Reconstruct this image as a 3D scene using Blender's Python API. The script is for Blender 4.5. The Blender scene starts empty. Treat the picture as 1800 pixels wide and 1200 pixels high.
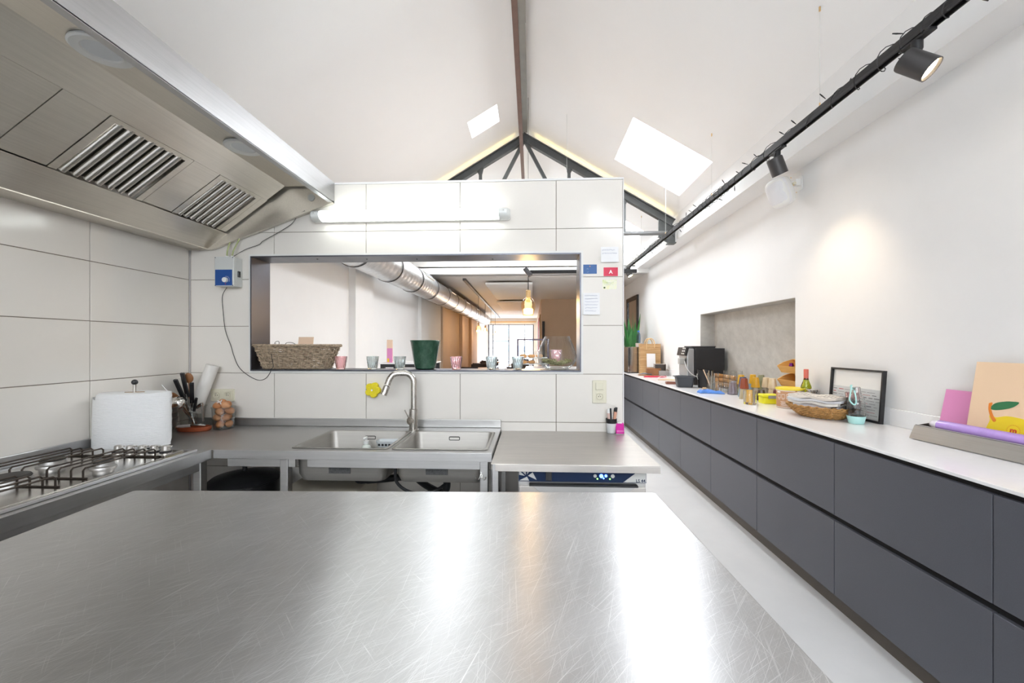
import bpy, bmesh, math, random
from math import sin, cos, pi, atan, sqrt, radians
from mathutils import Vector, Matrix
random.seed(7)
scn = bpy.context.scene
COL = scn.collection

# ------------------------------------------------------------------ camera
FPX = 720.0                      # focal length in pixels of the 1800 px wide frame
YAW = atan(34 / FPX)
CS, SN = cos(YAW), sin(YAW)
H = 1.38                         # eye height
cam = bpy.data.objects.new('camera', bpy.data.cameras.new('camera'))
COL.objects.link(cam)
cam.location = (0, 0, H)
cam.rotation_euler = (pi / 2, 0, YAW)
cam.data.sensor_width = 36
cam.data.lens = FPX / 1800 * 36
cam.data.shift_y = 6 / 1800
cam.data.clip_start = 0.02
scn.camera = cam

# ------------------------------------------------------------------ world, light, exposure
w = bpy.data.worlds.new('sky'); scn.world = w
w.use_nodes = True
bg = w.node_tree.nodes['Background']
bg.inputs[0].default_value = (0.90, 0.95, 1.0, 1)
bg.inputs[1].default_value = 15.0
scn.view_settings.view_transform = 'Standard'
scn.view_settings.look = 'None'
scn.view_settings.exposure = 0.85
scn.view_settings.gamma = 1.0
scn.view_settings.use_curve_mapping = False
scn.cycles.max_bounces = 10
scn.cycles.diffuse_bounces = 6
scn.cycles.glossy_bounces = 4
scn.cycles.transmission_bounces = 8
scn.cycles.transparent_max_bounces = 12
scn.cycles.sample_clamp_indirect = 6
scn.cycles.caustics_reflective = False
scn.cycles.caustics_refractive = False
scn.cycles.use_denoising = True

def sky_portal(name, center, normal, w_, h_, xdir):
    """an opening to the sky: a portal that guides the daylight of the world through it"""
    l = bpy.data.lights.new(name, 'AREA'); l.shape = 'RECTANGLE'
    l.size, l.size_y = w_, h_
    l.cycles.is_portal = True
    o = bpy.data.objects.new(name, l); COL.objects.link(o)
    z = -Vector(normal).normalized(); x = Vector(xdir).normalized(); y = z.cross(x)   # shines along normal
    o.matrix_world = Matrix(((x.x, y.x, z.x, center[0]), (x.y, y.y, z.y, center[1]), (x.z, y.z, z.z, center[2]), (0, 0, 0, 1)))
    return o

# ------------------------------------------------------------------ pixel -> place helpers
def ray(px, py):
    a = (px - 900) / FPX; b = (606 - py) / FPX
    return Vector((-SN + CS * a, CS + SN * a, b))
def at_y(px, py, Y):
    d = ray(px, py); t = Y / d.y
    return Vector((d.x * t, Y, H + d.z * t))
def at_x(px, py, X):
    d = ray(px, py); t = X / d.x
    return Vector((X, d.y * t, H + d.z * t))
def at_z(px, py, Z):
    d = ray(px, py); t = (Z - H) / d.z
    return Vector((d.x * t, d.y * t, Z))
def at_d(px, py, D):
    d = ray(px, py)
    return Vector((d.x * D, d.y * D, H + d.z * D))

# ------------------------------------------------------------------ materials
MATS = {}
def nodes_of(name):
    m = bpy.data.materials.new(name); m.use_nodes = True
    nt = m.node_tree; b = nt.nodes['Principled BSDF']
    MATS[name] = m
    return m, nt, b
def lnk(nt, a, b): nt.links.new(a, b)
def coords(nt, scale=(1, 1, 1), rot=(0, 0, 0), kind='Object'):
    tc = nt.nodes.new('ShaderNodeTexCoord'); mp = nt.nodes.new('ShaderNodeMapping')
    if any(rot):       # stretched along a turned direction
        mp.vector_type = 'TEXTURE'; scale = tuple(1 / v for v in scale)
    mp.inputs['Scale'].default_value = scale; mp.inputs['Rotation'].default_value = rot
    lnk(nt, tc.outputs[kind], mp.inputs['Vector'])
    return mp.outputs['Vector']
def noise(nt, vec, scale, detail=4, rough=.55):
    n = nt.nodes.new('ShaderNodeTexNoise'); n.inputs['Scale'].default_value = scale
    n.inputs['Detail'].default_value = detail; n.inputs['Roughness'].default_value = rough
    lnk(nt, vec, n.inputs['Vector']); return n.outputs['Fac']
def ramp(nt, fac, stops):
    r = nt.nodes.new('ShaderNodeValToRGB'); e = r.color_ramp.elements
    while len(e) < len(stops): e.new(.5)
    for k, (p, cval) in enumerate(stops):
        e[k].position = p
        e[k].color = (*cval, 1) if len(cval) == 3 else cval
    lnk(nt, fac, r.inputs['Fac']); return r.outputs['Color']
def maprange(nt, fac, a, b, lo=0., hi=1.):
    m = nt.nodes.new('ShaderNodeMapRange')
    m.inputs[1].default_value = lo; m.inputs[2].default_value = hi
    m.inputs[3].default_value = a; m.inputs[4].default_value = b
    lnk(nt, fac, m.inputs[0]); return m.outputs[0]
def bump(nt, b, fac, strength, dist=.01):
    n = nt.nodes.new('ShaderNodeBump'); n.inputs['Strength'].default_value = strength
    n.inputs['Distance'].default_value = dist
    lnk(nt, fac, n.inputs['Height']); lnk(nt, n.outputs[0], b.inputs['Normal'])
def sc(col, k): return tuple(min(1, c * k) for c in col[:3])
def pm(name, col, rough=.5, metal=0., spec=.5, var=0., vs=8., vstretch=(1, 1, 1), bmp=0., bs=40., trans=0., ior=1.45,
       emis=None, es=0., coat=0., alpha=1.):
    m, nt, b = nodes_of(name)
    b.inputs['Base Color'].default_value = (*col, 1)
    b.inputs['Roughness'].default_value = rough
    b.inputs['Metallic'].default_value = metal
    b.inputs['Specular IOR Level'].default_value = spec
    b.inputs['IOR'].default_value = ior
    b.inputs['Transmission Weight'].default_value = trans
    b.inputs['Coat Weight'].default_value = coat
    b.inputs['Alpha'].default_value = alpha
    if emis:
        b.inputs['Emission Color'].default_value = (*emis, 1); b.inputs['Emission Strength'].default_value = es
    v = None
    if var:
        v = coords(nt, vstretch)
        lnk(nt, ramp(nt, noise(nt, v, vs), [(.25, sc(col, 1 - var)), (.75, sc(col, 1 + var))]), b.inputs['Base Color'])
    if bmp:
        bump(nt, b, noise(nt, coords(nt, vstretch), bs), bmp)
    return m
def steel(name, col=(.58, .57, .555), rough=(.25, .4), stretch=(1, 60, 60), scale=3., bm=.02, blot=.12):
    m, nt, b = nodes_of(name)
    b.inputs['Metallic'].default_value = 1
    v = coords(nt, stretch)
    n1 = noise(nt, v, scale, 6, .6)
    n2 = noise(nt, coords(nt), 2.2, 4, .6)
    mx = nt.nodes.new('ShaderNodeMath'); mx.operation = 'ADD'
    ms = nt.nodes.new('ShaderNodeMath'); ms.operation = 'MULTIPLY'; ms.inputs[1].default_value = .5
    lnk(nt, n1, mx.inputs[0]); lnk(nt, n2, mx.inputs[1]); lnk(nt, mx.outputs[0], ms.inputs[0])
    lnk(nt, maprange(nt, ms.outputs[0], rough[0], rough[1], .3, .7), b.inputs['Roughness'])
    lnk(nt, ramp(nt, ms.outputs[0], [(.3, sc(col, 1 - blot)), (.7, sc(col, 1 + blot))]), b.inputs['Base Color'])
    bump(nt, b, n1, bm, .003)
    return m
def glass(name, col=(1, 1, 1), rough=0., ior=1.45):
    return pm(name, col, rough, trans=1., ior=ior)
def thin_glass(name, col=(1, 1, 1), refl=.08, edge=.35):
    m = bpy.data.materials.new(name); m.use_nodes = True; MATS[name] = m
    nt = m.node_tree; nt.nodes.clear()
    o = nt.nodes.new('ShaderNodeOutputMaterial'); mix = nt.nodes.new('ShaderNodeMixShader')
    t = nt.nodes.new('ShaderNodeBsdfTransparent'); g = nt.nodes.new('ShaderNodeBsdfGlossy')
    t.inputs[0].default_value = (*col, 1); g.inputs['Roughness'].default_value = .02
    lw = nt.nodes.new('ShaderNodeLayerWeight'); lw.inputs[0].default_value = .5
    pw = nt.nodes.new('ShaderNodeMath'); pw.operation = 'POWER'; pw.inputs[1].default_value = 3.2
    lnk(nt, lw.outputs['Facing'], pw.inputs[0]); fac = maprange(nt, pw.outputs[0], refl * .4, edge)
    lnk(nt, fac, mix.inputs[0]); lnk(nt, t.outputs[0], mix.inputs[1]); lnk(nt, g.outputs[0], mix.inputs[2])
    lnk(nt, mix.outputs[0], o.inputs[0]); return m

plaster = pm('white_plaster', (.80, .795, .79), .75, var=.02, vs=3, bmp=.02, bs=60)
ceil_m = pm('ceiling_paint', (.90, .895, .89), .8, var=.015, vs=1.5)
beige_wall = pm('tan_wall_paint', (.60, .45, .32), .75, var=.03, vs=3)
tile_m = pm('ivory_tile', (.78, .74, .685), .12, var=.012, vs=2, spec=.4)
grout = pm('grout', (.24, .19, .15), .9)
hood_steel = steel('hood_steel', (.66, .625, .565), (.30, .42), (60, 1, 60), 2.5)
counter_steel = steel('counter_steel', (.47, .465, .46), (.32, .45), (1, 40, 40), 3)
counter_steel_y = steel('counter_steel_long', (.50, .50, .505), (.28, .42), (40, 1, 40), 3)
shelf_steel = steel('worn_steel', (.50, .47, .44), (.28, .42), (2, 30, 30), 2, blot=.2)
chrome = steel('polished_steel', (.66, .65, .63), (.08, .2), (1, 1, 1), 12, 0.)
tap_steel = steel('tap_steel', (.55, .52, .48), (.22, .32), (20, 20, 1), 10)
black = pm('matt_black', (.018, .018, .02), .5)
black_gloss = pm('black_plastic', (.02, .02, .022), .25)
dark_recess = pm('dark_recess', (.012, .012, .014), .7)
anth = pm('anthracite_laminate', (.085, .088, .105), .42, var=.08, vs=240, bmp=.04, bs=500)
worktop_m = pm('white_worktop', (.86, .855, .86), .18, var=.015, vs=30)
lining = steel('dark_blue_steel', (.10, .103, .122), (.3, .45), (1, 1, 1), 6)
truss_m = pm('truss_grey_paint', (.075, .08, .08), .5, var=.1, vs=12)
ridge_m = pm('galvanised_beam', (.30, .30, .28), .45, metal=.4, var=.08, vs=10)
brown_m = pm('red_brown_steel', (.16, .095, .075), .5, var=.12, vs=14)
white_pl = pm('white_plastic', (.82, .82, .80), .35)
cream_pl = pm('cream_plastic', (.70, .665, .53), .3)
grey_pl = pm('grey_plastic', (.62, .63, .61), .4)
paper = pm('white_paper', (.83, .83, .84), .85)
pane_m = thin_glass('window_pane')
clear = thin_glass('clear_glass', (.98, .988, .985), .10, .9)
solid_glass = glass('solid_glass', (.97, .985, .98))
plastic_clear = thin_glass('clear_plastic', (.93, .93, .92), .14, .5)
wood_l = pm('bamboo', (.72, .42, .13), .45, var=.18, vs=6, vstretch=(1, 1, 14))
copper = pm('brass', (.75, .52, .26), .3, metal=1.)

# table top: brushed steel covered with fine scratches
def table_steel():
    m, nt, b = nodes_of('scratched_steel')
    b.inputs['Metallic'].default_value = 1
    facs = []
    for ang, st, s_, lo in ((.55, (4, 420, 1), 2.0, .60), (.85, (3, 440, 1), 2.0, .59), (1.25, (3, 460, 1), 1.8, .60), (1.6, (3, 460, 1), 1.8, .62), (2.3, (5, 440, 1), 1.4, .64), (.3, (3, 420, 1), 1.7, .62)):
        f = noise(nt, coords(nt, st, (0, 0, ang)), s_, 3, .65)
        facs.append(maprange(nt, f, 0, 1, lo, lo + .12))
    acc = facs[0]
    for f in facs[1:]:
        mx = nt.nodes.new('ShaderNodeMath'); mx.operation = 'MAXIMUM'
        lnk(nt, acc, mx.inputs[0]); lnk(nt, f, mx.inputs[1]); acc = mx.outputs[0]
    cloud = noise(nt, coords(nt), 3.0, 5, .6)
    mixc = nt.nodes.new('ShaderNodeMix'); mixc.data_type = 'RGBA'
    lnk(nt, acc, mixc.inputs[0])
    lnk(nt, ramp(nt, cloud, [(.3, (.48, .48, .485)), (.7, (.58, .58, .585))]), mixc.inputs[6])
    mixc.inputs[7].default_value = (.82, .82, .82, 1)
    lnk(nt, mixc.outputs[2], b.inputs['Base Color'])
    rr = nt.nodes.new('ShaderNodeMath'); rr.operation = 'ADD'
    lnk(nt, maprange(nt, cloud, .30, .38, .3, .7), rr.inputs[0]); lnk(nt, maprange(nt, acc, 0, .15), rr.inputs[1])
    lnk(nt, rr.outputs[0], b.inputs['Roughness'])
    b.inputs['Anisotropic'].default_value = .85          # finely ground along the table's width
    tg = nt.nodes.new('ShaderNodeCombineXYZ'); tg.inputs[1].default_value = 1
    lnk(nt, tg.outputs[0], b.inputs['Tangent'])
    bump(nt, b, acc, .03, .001)
    return m
table_m = table_steel()

def floor_mat():
    m, nt, b = nodes_of('polished_concrete')
    n = noise(nt, coords(nt), 1.6, 8, .62)
    lnk(nt, ramp(nt, n, [(.3, (.66, .66, .665)), (.7, (.74, .74, .74))]), b.inputs['Base Color'])
    lnk(nt, maprange(nt, noise(nt, coords(nt), 5, 4), .28, .45, .3, .7), b.inputs['Roughness'])
    return m
floor_m = floor_mat()
def concrete():
    m, nt, b = nodes_of('troweled_concrete')
    n = noise(nt, coords(nt, (1, 1, 1.6), (0.5, 0, 0)), 7, 8, .7)
    lnk(nt, ramp(nt, n, [(.3, (.42, .40, .37)), (.7, (.56, .54, .50))]), b.inputs['Base Color'])
    b.inputs['Roughness'].default_value = .7
    bump(nt, b, n, .15, .01); return m
concrete_m = concrete()

# ------------------------------------------------------------------ mesh builder
class MB:
    def __init__(self): self.v = []; self.f = []; self.mi = []; self.cur = 0
    def add(self, vs, fs):
        o = len(self.v); self.v += [tuple(p) for p in vs]
        for q in fs: self.f.append(tuple(i + o for i in q)); self.mi.append(self.cur)
        return self
    def box(self, x0, x1, y0, y1, z0, z1):
        vs = [(x, y, z) for z in (z0, z1) for y in (y0, y1) for x in (x0, x1)]
        return self.add(vs, [(0, 2, 3, 1), (4, 5, 7, 6), (0, 1, 5, 4), (2, 6, 7, 3), (0, 4, 6, 2), (1, 3, 7, 5)])
    def obox(self, c, dx, dy, dz, rot=None):
        """box of full sizes dx,dy,dz about c, turned by a Matrix"""
        r = rot or Matrix.Identity(3); c = Vector(c)
        vs = [c + r @ Vector((sx * dx / 2, sy * dy / 2, sz * dz / 2)) for sz in (-1, 1) for sy in (-1, 1) for sx in (-1, 1)]
        return self.add(vs, [(0, 2, 3, 1), (4, 5, 7, 6), (0, 1, 5, 4), (2, 6, 7, 3), (0, 4, 6, 2), (1, 3, 7, 5)])
    def ring(self, rings, closed_ring=True, cap0=True, cap1=True):
        n = len(rings[0]); vs = [p for r in rings for p in r]; fs = []
        for k in range(len(rings) - 1):
            for i in range(n if closed_ring else n - 1):
                j = (i + 1) % n
                fs.append((k * n + i, k * n + j, (k + 1) * n + j, (k + 1) * n + i))
        if cap0: fs.append(tuple(range(n - 1, -1, -1)))
        if cap1: fs.append(tuple((len(rings) - 1) * n + i for i in range(n)))
        return self.add(vs, fs)
    def lathe(self, prof, n=32, c=(0, 0, 0), cap0=True, cap1=True, sx=1., sy=1., wob=None):
        rings = []
        for k, (r, z) in enumerate(prof):
            rings.append([(c[0] + sx * (r + (wob(2 * pi * i / n, k) if wob else 0)) * cos(2 * pi * i / n),
                           c[1] + sy * (r + (wob(2 * pi * i / n, k) if wob else 0)) * sin(2 * pi * i / n), c[2] + z) for i in range(n)])
        return self.ring(rings, True, cap0, cap1)
    def tube(self, pts, r, n=8, closed=False, caps=True):
        pts = [Vector(p) for p in pts]; m = len(pts); rings = []; up = None
        rs = r if isinstance(r, (list, tuple)) else [r] * m
        for k in range(m):
            if closed: t = pts[(k + 1) % m] - pts[k - 1]
            else: t = pts[min(k + 1, m - 1)] - pts[max(k - 1, 0)]
            t.normalize()
            if up is None:
                up = Vector((0, 0, 1)) if abs(t.z) < .9 else Vector((1, 0, 0))
            a = up - t * up.dot(t)
            if a.length < 1e-5: a = t.orthogonal()
            a.normalize(); b = t.cross(a); up = a
            rings.append([pts[k] + (a * cos(2 * pi * i / n) + b * sin(2 * pi * i / n)) * rs[k] for i in range(n)])
        if closed: rings.append(rings[0])
        return self.ring(rings, True, caps and not closed, caps and not closed)
    def cyl(self, p0, p1, r, n=20, r1=None):
        return self.tube([p0, p1], [r, r if r1 is None else r1], n)
    def prism(self, poly, d0, d1, axis='y'):
        """extrude a 2-D outline; axis y: outline in x,z; axis x: in y,z; axis z: in x,y"""
        def P(p, d): return {'y': (p[0], d, p[1]), 'x': (d, p[0], p[1]), 'z': (p[0], p[1], d)}[axis]
        n = len(poly)
        vs = [P(p, d0) for p in poly] + [P(p, d1) for p in poly]
        fs = [tuple(range(n)), tuple(range(2 * n - 1, n - 1, -1))] + [(i, (i + 1) % n, n + (i + 1) % n, n + i) for i in range(n)]
        return self.add(vs, fs)
    def sphere(self, c, rx, ry=None, rz=None, n=16, m=10, rot=None):
        ry = ry or rx; rz = rz or rx; rings = []; c = Vector(c)
        for k in range(m + 1):
            a = -pi / 2 + pi * k / m; rr = max(cos(a), .02)
            ring = []
            for i in range(n):
                p = Vector((rx * rr * cos(2 * pi * i / n), ry * rr * sin(2 * pi * i / n), rz * sin(a)))
                ring.append(c + (rot @ p if rot else p))
            rings.append(ring)
        return self.ring(rings)
    def mesh(self, name, mats, smooth=False):
        me = bpy.data.meshes.new(name); me.from_pydata(self.v, [], self.f)
        for m in (mats if isinstance(mats, (list, tuple)) else [mats]): me.materials.append(m)
        me.polygons.foreach_set('material_index', self.mi)
        b = bmesh.new(); b.from_mesh(me); bmesh.ops.recalc_face_normals(b, faces=b.faces); b.to_mesh(me); b.free()
        if smooth:
            me.shade_smooth()
            me.set_sharp_from_angle(angle=radians(35 if smooth is True else smooth))
        return me
    def build(self, name, mats, parent=None, smooth=False, bev=0., seg=2, label=None, loc=None, rz=None):
        o = bpy.data.objects.new(name, self.mesh(name, mats, smooth)); COL.objects.link(o)
        if parent: o.parent = parent
        if loc is not None: o.location = loc
        if rz is not None: o.rotation_euler = rz if isinstance(rz, tuple) else (0, 0, rz)
        if bev:
            md = o.modifiers.new('edge', 'BEVEL'); md.width = bev; md.segments = seg; md.limit_method = 'ANGLE'; md.angle_limit = radians(40)
            md.harden_normals = False
        if label: o['label'] = label
        return o

def thing(name, label, cat, loc=(0, 0, 0), rz=0., group=None):
    o = bpy.data.objects.new(name, None); COL.objects.link(o)
    o.empty_display_size = .05
    o.location = loc; o.rotation_euler = rz if isinstance(rz, tuple) else (0, 0, rz)
    o['label'] = label; o['category'] = cat
    if group: o['group'] = group
    return o
def tag(o, label, cat, group=None):
    o['label'] = label; o['category'] = cat
    if group: o['group'] = group
    return o
def struct(o):
    o['kind'] = 'structure'; return o
def dup(root, loc, rz=None, label=None, group=None):
    r = root.copy(); COL.objects.link(r); r.location = loc
    if rz is not None: r.rotation_euler = rz if isinstance(rz, tuple) else (0, 0, rz)
    if label: r['label'] = label
    if group: r['group'] = group
    for ch in list(root.children):
        c = ch.copy(); COL.objects.link(c); c.parent = r
        for g in list(ch.children):
            d = g.copy(); COL.objects.link(d); d.parent = c
    return r
def rot(ax, a): return Matrix.Rotation(a, 3, ax)
def text(name, s, size, mat, parent, loc, rt, ext=.0005, align='CENTER'):
    cu = bpy.data.curves.new(name, 'FONT'); cu.body = s; cu.size = size; cu.extrude = ext
    cu.offset = size * .02; cu.align_x = align; cu.align_y = 'CENTER'; cu.resolution_u = 3
    t = bpy.data.objects.new(name, cu); COL.objects.link(t)
    bpy.context.view_layer.update()
    me = bpy.data.meshes.new_from_object(t.evaluated_get(bpy.context.evaluated_depsgraph_get()))
    bpy.data.objects.remove(t); me.materials.clear(); me.materials.append(mat)
    o = bpy.data.objects.new(name, me); COL.objects.link(o); o.parent = parent
    o.location = loc; o.rotation_euler = rt
    return o
def panel_holes(mb, o, u, v, n, U, V, t, holes):
    """slab with rectangular holes; o origin, u,v unit directions, n thickness direction"""
    o, u, v, n = map(Vector, (o, u, v, n))
    us = sorted({0, U, *[h[0] for h in holes], *[h[1] for h in holes]})
    vs_ = sorted({0, V, *[h[2] for h in holes], *[h[3] for h in holes]})
    inside = lambda a, b: any(h[0] < a < h[1] and h[2] < b < h[3] for h in holes)
    for i in range(len(us) - 1):
        for j in range(len(vs_) - 1):
            if inside((us[i] + us[i + 1]) / 2, (vs_[j] + vs_[j + 1]) / 2): continue
            c4 = [(us[i], vs_[j]), (us[i + 1], vs_[j]), (us[i + 1], vs_[j + 1]), (us[i], vs_[j + 1])]
            lo = [o + u * a + v * b for a, b in c4]; hi = [p + n * t for p in lo]
            mb.add(lo + hi, [(0, 1, 2, 3), (7, 6, 5, 4), (0, 4, 5, 1), (1, 5, 6, 2), (2, 6, 7, 3), (3, 7, 4, 0)])

# ================================================================== the room
YW = 2.55                # tiled face of the partition wall
XL = -2.208              # left wall
XR = 2.09                # right wall
XB = 1.883               # face of the downstand along the right wall
TN = .597                # roof pitch
XRG = -.09               # ridge
ZE = H + 1.69            # roof meets the downstand
ZRG = ZE + TN * (XB - XRG)
YG = 7.55                # gable wall, the flat ceiling begins
ZC = H + 1.30            # flat ceiling of the front room
YF = 20.0                # street window wall
YB = -4.0                # behind the camera
ZW = H - .464            # white worktop
ZS = H - .516            # sink and cooker counters
ZP = H - .534            # steel table over the dishwasher
ROWS = [H + 1.02 - .3 * k for k in range(8)] + [0.0]
def roof_z(x): return ZE + TN * (XB - x) if x > XRG else ZRG - TN * (XRG - x)

struct(MB().box(XL - .3, XR + .4, YB - .2, YF + .2, -.12, 0).build('floor', floor_m))

# ---- left wall with its tiles
mb = MB()
mb.box(XL - .2, XL - .006, -.45, YW, 0, 3.2); mb.cur = 1
mb.box(XL - .2, XL, YB, -.45, 0, 3.2)
mb.box(XL - .2, XL, YW, YF, 0, 3.2)
p1 = at_x(613, 550, XL).y; p2 = at_x(645, 550, XL).y
mb.box(XL, XL + .085, p1, p2, 0, 3.0)
t0 = at_x(775, 560, XL).y
mb.box(XL, XL + .06, t0 - 2.0, t0 - 1.35, 0, ZC)
mb.cur = 2
mb.box(XL, XL + .05, t0, 16.2, 0, ZC)
mb.box(XL + .05, XL + .14, t0 + 2.3, t0 + 2.75, 0, ZC)
mb.box(XL + .05, XL + .14, t0 + 4.2, t0 + 4.7, 0, ZC)
wall_left = struct(mb.build('wall_left', [grout, plaster, beige_wall]))
J = .0016
def tile_shape(w_, h_): return MB().box(0, .006, J, w_ - J, J, h_ - J).mesh('tile', tile_m)
for k in range(5):
    y0, y1 = YW - .6 * (k + 1), YW - .6 * k
    for r in range(8):
        mb = MB().box(XL - .006, XL, y0 + J, y1 - J - (.006 if k == 0 else 0), ROWS[r + 1] + J, ROWS[r] - J)
        mb.build('tile', tile_m, wall_left, bev=.0012, seg=1)

# ---- partition wall with the serving hatch
WX1 = .563
HX0, HX1, HZ0, HZ1 = -1.812, .320, 1.200, 1.962
mb = MB()
panel_holes(mb, (XL, YW + .006, 0), (1, 0, 0), (0, 0, 1), (0, 1, 0), WX1 - XL, ROWS[0], .155,
            [(HX0 - XL, HX1 - XL, HZ0, HZ1)])
wall_back = struct(mb.build('wall_back', grout))
cols = [XL, -1.646, -1.046, -.446, .154, WX1]
for i in range(5):
    for r in range(8):
        x0, x1, z0, z1 = cols[i] + J, cols[i + 1] - J, ROWS[r + 1] + J, ROWS[r] - J
        if i == 0: x0 += .006
        a0, a1, b0, b1 = max(x0, HX0), min(x1, HX1), max(z0, HZ0), min(z1, HZ1)
        mb = MB()
        if a0 < a1 and b0 < b1:
            if a1 - a0 >= x1 - x0 - 1e-4 and b1 - b0 >= z1 - z0 - 1e-4: continue
            panel_holes(mb, (x0, YW, z0), (1, 0, 0), (0, 0, 1), (0, 1, 0), x1 - x0, z1 - z0, .006,
                        [(a0 - x0, a1 - x0, b0 - z0, b1 - z0)])
            mb.build('tile', tile_m, wall_back)
        else:
            mb.box(x0, x1, YW, YW + .006, z0, z1)
            mb.build('tile', tile_m, wall_back, bev=.0012, seg=1)
# back of the partition, top and free end are plastered
mb = MB()
panel_holes(mb, (XL, YW + .161, 0), (1, 0, 0), (0, 0, 1), (0, 1, 0), WX1 - XL, ROWS[0], .012, [(HX0 - XL, HX1 - XL, HZ0, HZ1)])
mb.box(XL, WX1 + .006, YW - .001, YW + .173, ROWS[0], ROWS[0] + .012)
mb.box(WX1, WX1 + .006, YW - .001, YW + .173, 0, ROWS[0])
mb.build('plaster_coat', plaster, wall_back)
# light edge profile and dark steel lining of the hatch
mb = MB(); e = .014; ya, yb = YW - .003, YW + .003
mb.box(HX0, HX1, ya, yb, HZ1 - e, HZ1); mb.box(HX0, HX1, ya, yb, HZ0, HZ0 + e)
mb.box(HX0, HX0 + e, ya, yb, HZ0 + e, HZ1 - e); mb.box(HX1 - e, HX1, ya, yb, HZ0 + e, HZ1 - e)
struct(mb.build('trim_1', pm('ivory_edge', (.74, .73, .70), .35)))
LX0, LX1, LZ0, LZ1 = HX0 + e, HX1 - e, HZ0 + e, HZ1 - e
tr2 = bpy.data.objects.new('trim_2', None); COL.objects.link(tr2); tr2['kind'] = 'structure'
mb = MB(); e2 = .008; ya, yb = YW - .010, YW + .178
for nm, b_ in (('head_plate', (LX0, LX1, ya, yb, LZ1 - e2, LZ1)), ('sill_plate', (LX0, LX1, ya, yb, LZ0, LZ0 + e2)),
               ('jamb_plate', (LX0, LX0 + e2, ya, yb, LZ0 + e2, LZ1 - e2)), ('jamb_plate', (LX1 - e2, LX1, ya, yb, LZ0 + e2, LZ1 - e2))):
    MB().box(*b_).build(nm, lining, tr2)
for px in (558, 645, 733, 866):
    q = at_z(px, 455, LZ1 - e2)
    MB().cyl((q.x, q.y, q.z - .003), (q.x, q.y, q.z), .005, 10).build('screw', black, tr2)
SILL = LZ0 + e2

# ---- right wall with the niche and the downstand
n0, n1 = at_x(1398, 540, XR).y, at_x(1231, 560, XR).y
NZ1 = H + .377; ND = .17
mb = MB()
panel_holes(mb, (XR, YB, 0), (0, 1, 0), (0, 0, 1), (1, 0, 0), 12.0 - YB, 3.3, .36, [(n0 - YB, n1 - YB, ZW - .03, NZ1)])
wall_right = struct(mb.build('wall_right', plaster))
mb = MB()
mb.box(XR + ND, XR + ND + .02, n0, n1, ZW - .03, NZ1)
mb.box(XR + .003, XR + ND, n1 - .004, n1, ZW - .03, NZ1); mb.box(XR + .003, XR + ND, n0, n0 + .004, ZW - .03, NZ1)
mb.box(XR + .003, XR + ND, n0 + .004, n1 - .004, NZ1 - .004, NZ1)
mb.build('niche_lining', concrete_m, wall_right, label='troweled grey concrete lining of the wall niche')
MB().box(XR - .001, XR + ND, n0 + .004, n1 - .004, ZW - .03, ZW - .001).build('niche_shelf', worktop_m, wall_right)
struct(MB().box(XB, XR, YB, YG, H + 1.365, ZE + .02).build('trim_3', plaster))

# ---- pitched ceiling with skylights, some added out of view for fill light
SKY_R = [(.995, 1.752, 4.05, 4.95), (.995, 1.752, 6.47, 7.38), (.995, 1.752, -2.7, -1.6)]  # the last one, behind the camera, is added to brighten the room
SKY_L = [(-.715, -.385, 4.57, 4.92), (-1.75, -.95, 6.2, 7.2), (-1.6, -.75, -2.7, -1.6)]  # second (hidden by the partition) and last (behind the camera) are added for light
K = sqrt(1 + TN * TN)
mb = MB(); T = .16
panel_holes(mb, (2.2, YB, ZE + TN * (XB - 2.2)), (0, 1, 0), (-1 / K, 0, TN / K), (TN / K, 0, 1 / K), YG - YB, (2.2 - XRG) * K, T,
            [(y0 - YB, y1 - YB, (2.2 - x1) * K, (2.2 - x0) * K) for x0, x1, y0, y1 in SKY_R])
zl = ZRG - TN * (XRG - (XL - .15))
panel_holes(mb, (XL - .15, YB, zl), (0, 1, 0), (1 / K, 0, TN / K), (-TN / K, 0, 1 / K), YG - YB, (XRG - XL + .15) * K, T,
            [(y0 - YB, y1 - YB, (x0 - XL + .15) * K, (x1 - XL + .15) * K) for x0, x1, y0, y1 in SKY_L])
mb.prism([(XRG - .2, ZRG + T * .8), (XRG + .2, ZRG + T * .8), (XRG, ZRG + .3)], YB, YG)
struct(mb.build('ceiling', ceil_m))
nwin = 1
for side, lst in ((1, SKY_R), (-1, SKY_L)):
    for x0, x1, y0, y1 in lst:
        xm, ym = (x0 + x1) / 2, (y0 + y1) / 2
        nrm = Vector((side * TN / K, 0, 1 / K)); ud = Vector((1 / K, 0, -side * TN / K))
        base = Vector((xm, ym, roof_z(xm)))
        W_ = (x1 - x0) * K
        R = Matrix((ud, Vector((0, 1, 0)), nrm)).transposed()
        win = bpy.data.objects.new('window_%d' % nwin, None); COL.objects.link(win); win['kind'] = 'structure'
        win.location = base + nrm * (T + .01); win.rotation_euler = R.to_euler(); nwin += 1
        MB().box(-W_ / 2, W_ / 2, -(y1 - y0) / 2, (y1 - y0) / 2, -.006, 0).build('pane', pane_m, win)
        mb = MB(); a, b = W_ / 2, (y1 - y0) / 2
        mb.box(-a - .05, a + .05, -b - .05, -b, -.01, .05); mb.box(-a - .05, a + .05, b, b + .05, -.01, .05)
        mb.box(-a - .05, -a, -b, b, -.01, .05); mb.box(a, a + .05, -b, b, -.01, .05)
        mb.build('window_frame', white_pl, win)
        sky_portal('skylight_daylight', base + nrm * (T + .07), -nrm, W_ + .02, y1 - y0 + .02, ud)

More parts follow.
